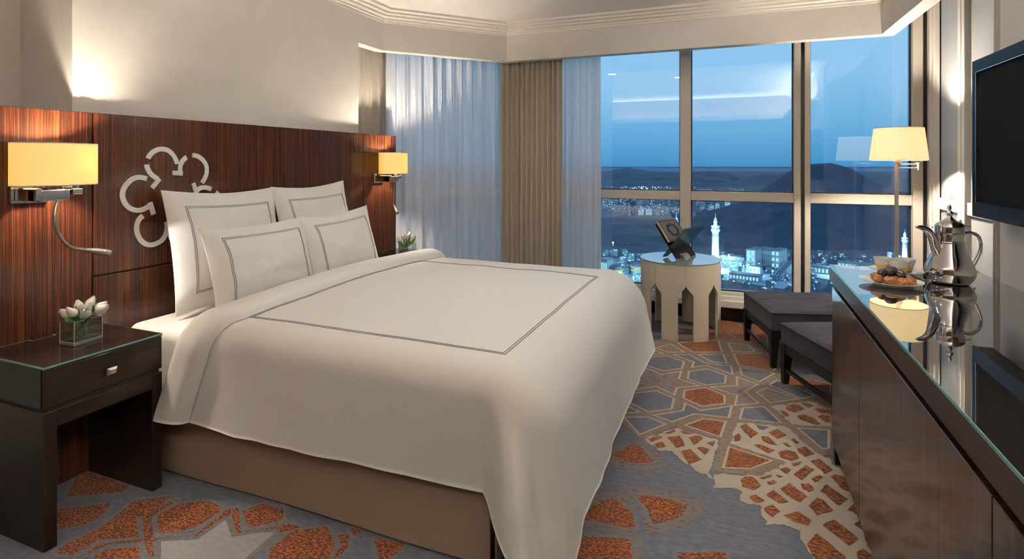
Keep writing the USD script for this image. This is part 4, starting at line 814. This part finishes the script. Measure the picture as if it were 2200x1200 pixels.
def tulip(label, root, knee, tip, size, vz, group, leafs=1, seed=0):
    """root: stem end in the vase, knee: at the rim, tip: base of the bloom; the bloom points from knee to tip."""
    root, knee, tip = map(np.array, (root, knee, tip)); R_ = np.random.default_rng(seed)
    t = thing('tulip', label, 'flower', tuple(root), 0, group)
    part(t, 'stem', tube(spline([root, knee, tip], 14), .0032, 8), STEM, True)
    ax = unit(tip - knee); ex = unit(np.cross(ax, (.3, .2, 1.0))); ey = np.cross(ax, ex)
    pet = []
    for ring, (n, rad, ln) in enumerate(((3, .62, 1.0), (3, .74, .96))):
        for k in range(n):
            a0 = 2 * math.pi * (k + .5 * ring) / n + seed
            u = np.linspace(0, 1, 12); v = np.linspace(-1, 1, 9); U, V = np.meshgrid(u, v, indexing='ij')
            rr = size * .40 * rad * (np.sin(np.pi * np.clip(U, 0, 1) ** .74 * .86 + .25)) + .0012
            wd = 1.25 * np.sin(np.pi * np.clip(U * .97 + .03, 0, 1) ** .72) ** .55 + .02
            A = a0 + V * wd; zz = size * ln * U * (1 - .06 * V ** 2) - .004
            Pp = tip + ax * zz[..., None] + ex * (rr * np.cos(A))[..., None] + ey * (rr * np.sin(A))[..., None]
            nrm = ex * np.cos(A)[..., None] + ey * np.sin(A)[..., None]
            pet.append((Pp, Pp - nrm * .0008))
    for Pp, Qq in pet: part(t, 'petal', shell(Pp, Qq), PETAL, True)
    for k in range(leafs):
        d = unit(np.array([R_.normal(), R_.normal(), .3])); base = root * .35 + knee * .65; end = knee + ax * size * (.5 + .7 * R_.random()) + np.array([d[0], d[1], 0]) * size * .45
        c = spline([base, (base + end) / 2 + np.array([d[0], d[1], .2]) * .012, end], 12); wv = unit(np.cross(end - base, (d[1], -d[0], .3)))
        w_ = (.011 * np.sin(np.pi * np.linspace(.08, 1, 12)) ** .8 + .0006)
        Pp = np.stack([c - wv * w_[:, None], c + np.cross(wv, unit(end - base)) * (w_ * .35)[:, None], c + wv * w_[:, None]], 1)
        part(t, 'leaf', shell(Pp, Pp + np.cross(wv, unit(end - base)) * .0008), LEAF, True)
ZN = .6868
V1 = np.array([-2.595, 1.505, ZN]); vr = math.radians(4)
vase('square clear glass vase of white tulips on the near nightstand', V1, vr, .085, .115, .098, .066)
# right-hand and depth offsets in metres (as seen from the bed's foot): bloom base and bearing
for i, (lb, a, f, h, da, dh, sz) in enumerate((
    ('white tulip at the upper left of the near vase', -.030, .03, .118, -.016, .012, .044), ('white tulip lowest at the left of the near vase', -.018, -.03, .103, -.020, .000, .046), ('white tulip leaning left in front of the near vase', .000, -.03, .108, -.014, .006, .044),
    ('tallest white tulip standing upright in the near vase', .012, .02, .128, .004, .024, .044), ('upright white tulip right of the tallest in the near vase', .022, -.005, .115, .010, .022, .042), ('open white tulip facing forward in the near vase', .040, -.03, .106, .010, .010, .046),
    ('white tulip at the upper right of the near vase', .050, .02, .120, .018, .016, .042), ('white tulip leaning farthest right in the near vase', .068, .0, .114, .026, .010, .048))):
    h += .010; sz *= 1.3; tip = V1 + np.r_[right * a + fwd * f, h]; knee = tip - np.r_[right * da + fwd * f * .35, dh + .012] * 1.0
    knee = V1 + (np.array([knee[0], knee[1], 0]) - np.array([V1[0], V1[1], 0])) * .75 + np.array([0, 0, h - .022]); knee[:2] = V1[:2] + np.clip(knee[:2] - V1[:2], -.030, .030)
    root = V1 + np.r_[-(right * a + fwd * f) * .35, .022]
    tulip(lb, root, knee, tip, sz, 0, 'white tulips in the near vase', 1 + i % 2, i + 3)
V2 = np.array([-2.50, 3.885, ZN])
vase('square clear glass vase of white tulips on the far nightstand', V2, 0, .10, .10, .10, .06)
for i, (lb, a, f, h, sz) in enumerate((
    ('white tulip leaning farthest left in the far vase', -.055, -.01, .122, .050), ('white tulip second from the left in the far vase', -.030, .015, .135, .050), ('white tulip in the middle of the far vase', -.008, -.02, .140, .054),
    ('tall white tulip at the back of the far vase', .010, .02, .146, .052), ('white tulip at the right of the far vase', .036, .0, .140, .052))):
    tip = V2 + np.r_[right * a + fwd * f, h]; knee = V2 + np.r_[right * a * .5 + fwd * f * .5, h - .03]; root = V2 + np.r_[-(right * a + fwd * f) * .4, .02]
    tulip(lb, root, knee, tip, sz * 1.1, 0, 'white tulips in the far vase', 2, i + 30)

# ------------------------------------------------------------------ unseen ceiling lights added to brighten the bed and the window end
for lb, x, y in (('added ceiling light above the head half of the bed', -1.75, 2.75), ('added ceiling light above the near foot corner of the bed', -.85, 2.05), ('added ceiling light above the far foot corner of the bed', -.85, 3.3), ('added ceiling light between the bed and the window wall', -.25, 4.12)):
    t = thing('added_downlight', lb, 'lamp', (x, y, ZC))
    part(t, 'trim_ring', lathe([(.062, ZC - .006), (.085, ZC - .004), (.087, ZC), (.060, ZC), (.062, ZC - .006)], (x, y, 0), 40), TRIMP, 30)
    light('DiskLight', 'lamp_light', (0, 0, -.002), FILL_TINT, DOWN_FILL, .060, parent=t)
# ------------------------------------------------------------------ added light coves that hold the two strips of fill light
t = thing('added_light_cove', 'added white light trough high along the right wall above the television', 'light cove', (.95, .65, 2.3))
part(t, 'trough', [bx(.84, XR, -1.05, 2.35, 2.30, 2.315, .002), bx(.84, .855, -1.05, 2.35, 2.315, 2.37, .002)], TRIMP)
t = thing('added_light_cove', 'added white light trough high along the entrance wall', 'light cove', (-.95, -1.12, 2.3))
part(t, 'trough', [bx(-2.8, .84, -1.2, -1.02, 2.30, 2.315, .002), bx(-2.8, .84, -1.035, -1.02, 2.315, 2.37, .002)], TRIMP)

# ------------------------------------------------------------------ the city outside, some 190 m below the room
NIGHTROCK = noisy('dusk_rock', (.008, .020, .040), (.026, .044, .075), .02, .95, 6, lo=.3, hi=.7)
FARHAZEROCK = noisy('haze_tinted_rock', (.03, .05, .08), (.045, .065, .10), .004, .95, 5)  # aerial haze put into the rock colour as a lighter blue
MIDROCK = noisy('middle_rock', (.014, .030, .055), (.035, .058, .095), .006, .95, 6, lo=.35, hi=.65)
HAZEROCK = noisy('haze_painted_far_rock', (.05, .12, .22), (.06, .14, .25), .002, .95, 3)  # horizon range: distance haze painted as pale blue rock
PLAINM = noisy('city_ground', (.022, .032, .05), (.06, .075, .10), .012, .95, 6)
def city_wall(name, col, litcol, lit, dens, e, cell=(3.2, 3.2, 3.4)):
    """Masonry with small lit windows on a storey grid."""
    return M(name, {'g': ('geometry', {}), 'd': ('vector_math', {'math_type': 'divide', 'vector2': cell}), 'fl': ('vector_math', {'math_type': 'floor'}), 'fr': ('vector_math', {'math_type': 'fraction'}),
        'w': ('white_noise_texture', {}), 'on': ('math', {'math_type': 'less_than', 'value2': dens}), 's': ('separate_xyz', {'vector': (0, 0, 0)}),
        'h0': ('math', {'math_type': 'greater_than', 'value2': .35}), 'k': ('math', {'math_type': 'multiply'}), 'k2': ('math', {'math_type': 'multiply', 'value2': lit}),
        'p': ('principled_bsdf', {'base_color': col, 'roughness': .9, 'emission_color': litcol})},
        [('g.position', 'd.vector1'), ('d.vector', 'fl.vector1'), ('d.vector', 'fr.vector1'), ('fl.vector', 'w.vector'), ('w.value', 'on.value1'), ('fr.vector', 's.vector'), ('s.z', 'h0.value1'),
         ('on.value', 'k.value1'), ('h0.value', 'k.value2'), ('k.value', 'k2.value1'), ('k2.value', 'p.emission_strength')])
PALEBLOCK = city_wall('pale_block', (.55, .62, .66), (.6, .9, 1.0), .8, .45, 1)  # dense glowing windows stand in for floodlight on these walls
GREYBLOCK = city_wall('grey_block', (.17, .21, .27), (.6, .9, 1.0), .8, .16, 1)
DARKBLOCK = city_wall('dark_block', (.10, .13, .18), (.6, .9, 1.0), .7, .12, 1)
MARBLE = plain('lit_marble', (.70, .74, .74), .7)
MARBLED = plain('grey_marble', (.30, .36, .40), .8)
ROOFM = plain('flat_roof', (.13, .16, .20), .9)
LAMPM = M('floodlight', {'e': ('emission', {'color': (.55, .95, 1.0), 'strength': 40.0})}, surface='e.emission')
LAMPW = M('street_light', {'e': ('emission', {'color': (.55, .90, 1.0), 'strength': 5.0})}, surface='e.emission')
WING = M('minaret_green_light', {'e': ('emission', {'color': (.15, .75, .50), 'strength': .5})}, surface='e.emission')
BAND = M('lit_yellow_band', {'e': ('emission', {'color': (.85, .85, .30), 'strength': .8})}, surface='e.emission')
WINM = M('lit_window', {'e': ('emission', {'color': (.40, .85, 1.0), 'strength': 1.1})}, surface='e.emission')
GZ = -190.0
def far(u, d):
    """A ground spot at bearing u (tangent right of the picture's middle) and distance d along the view."""
    return right * (u * d) + fwd * d
def tz(v, d): return 1.45 - v * d       # height of something seen v (tangent) below eye level at distance d
def mound(name, label, crest, d0, d1, d2, z0, mat, seed, rough=.04, zb=-230., cat='hill', n=170, m=36, kind=None):
    """A hill whose crest is given as (bearing, height) pairs at distance d1; it rises from d0 and falls away to d2."""
    cu = np.array([(c[0] - 1100) / 1192 for c in crest]); cz = np.array([1.45 - (c[1] - 348.4) / 1192 * d1 for c in crest])   # bearings and dips of the skyline
    u = np.linspace(cu[0], cu[-1], n); k = np.r_[np.linspace(0, 1, m), np.linspace(1.1, 2, 10)]
    U, K = np.meshgrid(u, k, indexing='ij')
    D = np.where(K <= 1, d0 + (d1 - d0) * K, d1 + (d2 - d1) * (K - 1)); Z1 = np.interp(U, cu, cz)
    prof = np.where(K <= 1, K ** 1.15, 1 - (K - 1)); Z = z0 + (Z1 - z0) * prof
    XY = right * (U * D)[..., None] + fwd * D[..., None]
    sc = (d1 - d0)
    Z = Z + rough * sc * (meshkit.fbm(np.stack([XY[..., 0] / sc * 5, XY[..., 1] / sc * 5, U * 0 + seed], -1), 5, seed) - .5) * np.clip(K * 2, 0, 1) * (1 - .8 * np.clip(K, 0, 1) ** 4)
    P = np.concatenate([XY, Z[..., None]], -1); B = P.copy(); B[..., 2] = zb
    t = thing(name, label, cat, tuple(far(cu.mean(), d1)) + (zb,))
    part(t, 'slope', shell(B, P), mat, 40)
    return t
def ground():
    r_ = 40000.
    t = thing('valley_floor', 'dark blue valley floor and distant plain reaching the horizon outside the window', 'ground', (0, 9000, -230), kind='stuff')
    n = 60; a = np.linspace(-.5, .9, n); d = np.geomspace(500, r_, 60); A, D = np.meshgrid(a, d, indexing='ij')
    XY = right * (A * D)[..., None] + fwd * D[..., None]; Z = np.interp(D, [500, 1250, 2600, 7000, 40000], [GZ, GZ, -215, -240, -318])
    P = np.concatenate([XY, Z[..., None]], -1); B = P.copy(); B[..., 2] -= 20
    part(t, 'earth', shell(B, P), PLAINM, True)
ground()
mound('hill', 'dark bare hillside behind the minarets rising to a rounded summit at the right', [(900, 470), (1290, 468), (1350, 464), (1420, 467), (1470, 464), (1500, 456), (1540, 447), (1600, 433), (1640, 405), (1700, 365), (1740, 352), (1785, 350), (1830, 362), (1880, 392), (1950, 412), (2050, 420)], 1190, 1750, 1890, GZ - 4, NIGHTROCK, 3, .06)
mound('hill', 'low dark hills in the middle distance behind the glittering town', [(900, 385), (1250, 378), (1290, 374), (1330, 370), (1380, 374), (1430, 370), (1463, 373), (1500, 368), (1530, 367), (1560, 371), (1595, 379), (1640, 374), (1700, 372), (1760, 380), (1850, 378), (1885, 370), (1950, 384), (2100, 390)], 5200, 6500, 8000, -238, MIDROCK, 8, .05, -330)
mound('hill', 'small peaked hill on the left skyline of the window view', [(900, 380), (1280, 370), (1310, 366), (1338, 362), (1347, 358.5), (1358, 362), (1400, 367), (1450, 369), (1500, 378), (1600, 385)], 8600, 10000, 12000, -255, FARHAZEROCK, 12, .02, -340)
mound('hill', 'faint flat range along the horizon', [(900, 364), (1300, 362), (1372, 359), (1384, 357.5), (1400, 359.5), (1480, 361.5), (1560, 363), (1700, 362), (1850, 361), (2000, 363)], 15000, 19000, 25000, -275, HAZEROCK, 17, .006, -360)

# apartment towers on the far side of the dark slope
def block(label, u, d, w, dep, zt, zb, mat, group=None):
    c = far(u, d); t = thing('apartment_block', label, 'building', (*c, zb), -.1, group)
    part(t, 'walls', bx(-w / 2, w / 2, -dep / 2, dep / 2, 0, zt - zb), mat, False, local=True)
    part(t, 'roof', bx(-w / 2 - .4, w / 2 + .4, -dep / 2 - .4, dep / 2 + .4, zt - zb, zt - zb + 1.2), ROOFM, False, local=True)
    part(t, 'stair_head', bx(-w * .15, w * .18, -dep * .2, dep * .2, zt - zb + 1.2, zt - zb + 4.5), mat, False, local=True)
D_ = 2200.
for lb, px, w, vt, vb, mt in (('paired grey apartment tower, leftmost of the distant row', 1338, 13, 440, 466, GREYBLOCK), ('dark slim apartment tower behind the paired grey one', 1351, 9, 429, 468, DARKBLOCK), ('tall dark apartment tower left of the white ones', 1362, 10, 431, 462, DARKBLOCK),
    ('bright white apartment block, left one of the pair', 1377, 9, 447, 466, PALEBLOCK), ('bright white apartment block, right one of the pair', 1394, 11, 448, 468, PALEBLOCK), ('low grey apartment block right of the white pair', 1410, 13, 450, 468, GREYBLOCK),
    ('grey apartment block with lit floors in the middle of the row', 1428, 12, 446, 467, GREYBLOCK), ('tall twin apartment tower under the transom, left half', 1444, 9, 431, 463, GREYBLOCK), ('tall twin apartment tower under the transom, right half', 1456, 10, 431, 463, GREYBLOCK),
    ('pale house block on the hill crest, left one', 1528, 9, 441, 450, PALEBLOCK), ('pale house block on the hill crest, middle one', 1541, 8, 438, 449, PALEBLOCK), ('pale house block on the hill crest, right one', 1563, 10, 430, 438, PALEBLOCK)):
    s = D_ / 1192; block(lb, (px - 1100) / 1192, D_, w * s, 18, tz((vt - 348.4) / 1192, D_), tz((vb - 348.4) / 1192, D_) - 25, mt)

# minarets
def minaret(label, px, d, top):
    c = far((px - 1100) / 1192, d); h = top - GZ; k = h / 92.
    t = thing('minaret', label, 'minaret', (*c, GZ))
    P = lambda n, m, mt=MARBLE, **q: part(t, n, m, mt, smooth=25, local=True, **q)
    P('base', bx(-9 * k, 9 * k, -9 * k, 9 * k, 0, 8 * k), MARBLED)
    P('shaft', lathe([(7.0, 8), (6.7, 20), (6.2, 52), (6.2, 54)], n=8).apply_scale(k))
    P('balcony', lathe([(6.2, 53), (8.6, 57.5), (8.8, 58), (8.8, 60), (7.6, 60), (7.6, 64), (8.4, 64.6), (8.8, 66), (6.4, 67.2), (3.8, 67.4)], n=16).apply_scale(k))
    for j in range(8):
        a = math.pi / 8 + j * math.pi / 4
        P('opening', bx(-.9, .9, -.3, .3, 60.5, 63.6).apply_transform(trimesh.transformations.rotation_matrix(a + math.pi / 2, [0, 0, 1])).apply_translation([7.55 * math.cos(a), 7.55 * math.sin(a), 0]).apply_scale(k), WING)
        P('slit', bx(-.7, .7, -.2, .2, 46.5, 49.5).apply_transform(trimesh.transformations.rotation_matrix(a + math.pi / 2, [0, 0, 1])).apply_translation([5.95 * math.cos(a), 5.95 * math.sin(a), 0]).apply_scale(k), ROOFM)
    P('upper_shaft', lathe([(3.6, 67), (3.4, 74), (4.4, 74.6), (4.4, 75.6), (2.8, 76), (2.7, 79.5), (3.3, 80), (1.6, 82.2), (.9, 84), (.5, 85)], n=16).apply_scale(k))
    P('finial', lathe([(.5, 84.6), (.45, 87), (.9, 87.6), (.4, 88.4), (.35, 92), (0, 92)], n=10).apply_scale(k))
    for z, o, L in ((9.5, 13, 3200), (69, 11.5, 420)):
        q = unit((-c[0], -c[1])) * o * k
        light('SphereLight', 'floodlamp', (q[0] - 4 * k, q[1], z * k), (.62, .98, 1.0), L, .9, parent=t)
        q2 = q * .6 + np.array([-q[1], q[0]]) * .8
minaret('floodlit white minaret standing clear to the right of the book stand', 1537, 1094, -98.5)
minaret('floodlit white minaret half hidden by the mullion and the book', 1453, 1094, -97.5)
minaret('floodlit white minaret at the far right edge of the window view', 1944, 1080, -128)

# mosque precinct: gate block, wings, galleries, stair ramp, domed drums
def house(name, label, cat, px, d, w, dep, h, mat, rz=0.0, rows=1, cols=0, colw=.55, lit=True, z=GZ):
    c = far((px - 1100) / 1192, d); t = thing(name, label, cat, (*c, z), -.39 + rz)
    P = lambda n, m, mt, **q: part(t, n, m, mt, smooth=False, local=True, **q)
    P('walls', bx(-w / 2, w / 2, -dep / 2, dep / 2, 0, h), mat)
    P('roof', bx(-w / 2 - .8, w / 2 + .8, -dep / 2 - .8, dep / 2 + .8, h, h + 1.2), ROOFM)
    for r in range(rows):
        for k in range(cols):
            x = -w / 2 + (k + .5) * w / cols; ww = w / cols * colw; z0 = h * (r + .25) / rows; z1 = h * (r + .80) / rows
            P('window', bx(x - ww / 2, x + ww / 2, -dep / 2 - .3, -dep / 2 + .2, z0, z1), WINM if lit else ROOFM)
    return t, c
DM_ = 1000.
house('gate_building', 'large pale gate building with a columned hall left tower', 'building', 1622, 1015, 16, 40, 33, MARBLED, 0, 3, 2)
house('gate_building', 'large pale gate building, right tower', 'building', 1674, 1015, 14, 40, 32, MARBLED, 0, 3, 2)
house('gate_building', 'wide recessed hall with a row of openings between the gate towers', 'building', 1649, 1030, 30, 40, 30, MARBLED, 0, 1, 8, .5, False)
house('gallery', 'long two storey gallery with lit windows to the right of the minaret', 'building', 1578, 1020, 34, 16, 11, MARBLED, 0, 1, 5)
house('gallery', 'low lit gallery behind the minaret', 'building', 1570, 1085, 40, 16, 9, MARBLED, 0, 1, 4)
house('gallery', 'flat roofed pavilion in front of the gate building', 'building', 1602, 905, 46, 20, 9, MARBLED, .1, 1, 9)
house('gallery', 'small white kiosk in front of the left gate tower', 'building', 1624, 960, 18, 12, 11, MARBLE, 0, 1, 3)
house('gallery', 'lit gallery beyond the right-hand mullion', 'building', 1760, 960, 70, 20, 12, MARBLED, 0, 1, 12)
house('gallery', 'long lit gallery further right beyond the mullion', 'building', 1850, 990, 70, 20, 11, MARBLED, .1, 1, 12)
house('gallery', 'columned pale block at the left edge of the window view', 'building', 1303, 960, 16, 20, 24, MARBLED, 0, 1, 5)
house('gallery', 'low white forecourt hall at the bottom left of the window', 'building', 1350, 860, 46, 20, 7, MARBLE, 0, 1, 6)
c = far((1682 - 1100) / 1192, 930)
rp = thing('stair_ramp', 'dark covered stair ramp sloping down beside the gate building', 'ramp', (*c, GZ), -.30)
part(rp, 'ramp', trimesh.convex.convex_hull(np.array([(x, y, z) for x in (-5, 5) for y, z in ((-45, 0), (45, 0), (-45, 5), (45, 17))])), ROOFM, False, local=True)
part(rp, 'side_wall', [trimesh.convex.convex_hull(np.array([(x + o, y, z) for o in (0, 1) for y, z in ((-45, 0), (45, 0), (-45, 6.5), (45, 18.5))])) for x in (-6, 5)], MARBLED, False, local=True)
for lb, px, d, r in (('round drum with yellow lit rings, left one', 1322, 905, 12), ('round drum with yellow lit rings beside the side table', 1370, 930, 11)):
    c = far((px - 1100) / 1192, d); t = thing('domed_drum', lb, 'dome', (*c, GZ))
    part(t, 'drum', lathe([(r, 0), (r, 12), (r * .94, 12), (r * .94, 18), (0, 18)], n=32), MARBLED, 30, local=True)
    part(t, 'dome', lathe([(r * .94 * math.cos(a), 18 + r * .62 * math.sin(a)) for a in np.linspace(0, math.pi / 2, 9)], n=32), ROOFM, True, local=True)
    for z in (10.5, 16): part(t, 'lit_ring', lathe([(r + .3, z), (r + .5, z + 1.6), (r + .1, z + 1.6), (r + .1, z), (r + .3, z)], n=32), BAND, 30, local=True)
for lb, px, d, w, dep in (('pale lit plaza paving in front of the gate building', 1610, 935, 150, 130), ('pale lit forecourt paving at the bottom left of the window', 1345, 900, 90, 90), ('pale lit paving along the galleries right of the mullion', 1810, 925, 190, 80)):
    c = far((px - 1100) / 1192, d); t = thing('plaza', lb, 'paving', (*c, GZ), -.39)
    part(t, 'paving', bx(-w / 2, w / 2, -dep / 2, dep / 2, -.6, .5), MARBLED, False, local=True)
    part(t, 'kerb', [bx(-w / 2 - .6, w / 2 + .6, y - .3, y + .3, -.6, .8) for y in (-dep / 2, dep / 2)], ROOFM, False, local=True)
# floodlights on masts and the lamps they carry
for lb, px, d, z, rad in (('brilliant floodlight on a mast against the dark slope at the left', 1317, 1050, -150, 1.2), ('brilliant floodlight above the gallery right of the minaret', 1566, 1040, -172, 1.1), ('floodlight beside the yellow ringed drum', 1361, 880, -181, .9), ('floodlight in the plaza by the kiosk', 1598, 950, -176, 1.0), ('floodlight at the foot of the minaret', 1549, 985, -176, 1.0), ('floodlight over the paving right of the mullion', 1800, 930, -172, 1.0)):
    c = far((px - 1100) / 1192, d); t = thing('floodlight_mast', lb, 'floodlight', (*c, GZ))
    part(t, 'mast', bx(-.25, .25, -.25, .25, 0, z - GZ), ROOFM, False, local=True)
    part(t, 'lamp', trimesh.creation.icosphere(2, rad).apply_translation([0, 0, z - GZ]), LAMPM, True, local=True)
    light('SphereLight', 'lamp_light', (0, 0, z - GZ), (.42, .88, 1.0), 1900, rad * 1.4, parent=t)
# countless town lights and houses: one object each
R3 = np.random.default_rng(5)
def pinpoints(u0, u1, d0, d1, n, size, zf):
    out = []
    for _ in range(n):
        u = R3.uniform(u0, u1); d = R3.uniform(d0, d1); c = far(u, d); s = size * R3.uniform(.5, 1.2) * d / 2000.
        m = trimesh.creation.icosahedron(); m.apply_scale(s); m.apply_translation([*c, zf(u, d)]); out.append(m)
    return out
t = thing('town_lights', 'countless small lights of the town scattered over the valley', 'lights', (0, 5000, -200), kind='stuff')
pts = pinpoints(.20, .285, 4200, 5200, 90, 1.5, lambda u, d: -226) + pinpoints(.17, .33, 3000, 5200, 60, 1.1, lambda u, d: -222) + pinpoints(.33, .42, 3500, 4400, 50, 1.3, lambda u, d: -215) + \
      pinpoints(.65, .69, 3600, 4200, 40, 1.4, lambda u, d: -212) + pinpoints(.16, .36, 2250, 2900, 60, .9, lambda u, d: -190) + pinpoints(.38, .55, 860, 1040, 45, 1.0, lambda u, d: GZ + 4) + pinpoints(.17, .25, 840, 1060, 40, .9, lambda u, d: GZ + 4) + pinpoints(.53, .72, 860, 1100, 60, .9, lambda u, d: GZ + 4)
part(t, 'lamps', pts, LAMPW, False)
t = thing('town_houses', 'crowd of small pale houses packed over the valley floor', 'houses', (0, 3000, -210), kind='stuff')
hs = []
for u0, u1, d0, d1, n, z, sc in ((.16, .36, 2350, 3600, 170, -214, 1.0), (.33, .42, 3500, 4300, 80, -225, 1.5), (.36, .56, 830, 1150, 60, GZ, .55), (.16, .24, 830, 1150, 40, GZ, .55), (.52, .72, 850, 1150, 60, GZ, .55)):
    for _ in range(n):
        u = R3.uniform(u0, u1); d = R3.uniform(d0, d1); c = far(u, d); w = R3.uniform(9, 20) * sc; h = R3.uniform(8, 26) * sc
        m = bx(-w / 2, w / 2, -w * .4, w * .4, -10, h + (0 if sc < 1 else (d - 2350) * -.004)); m.apply_transform(trimesh.transformations.rotation_matrix(R3.uniform(-.5, .5), [0, 0, 1])); m.apply_translation([*c, z]); hs.append(m)
part(t, 'blocks', hs, GREYBLOCK, False)
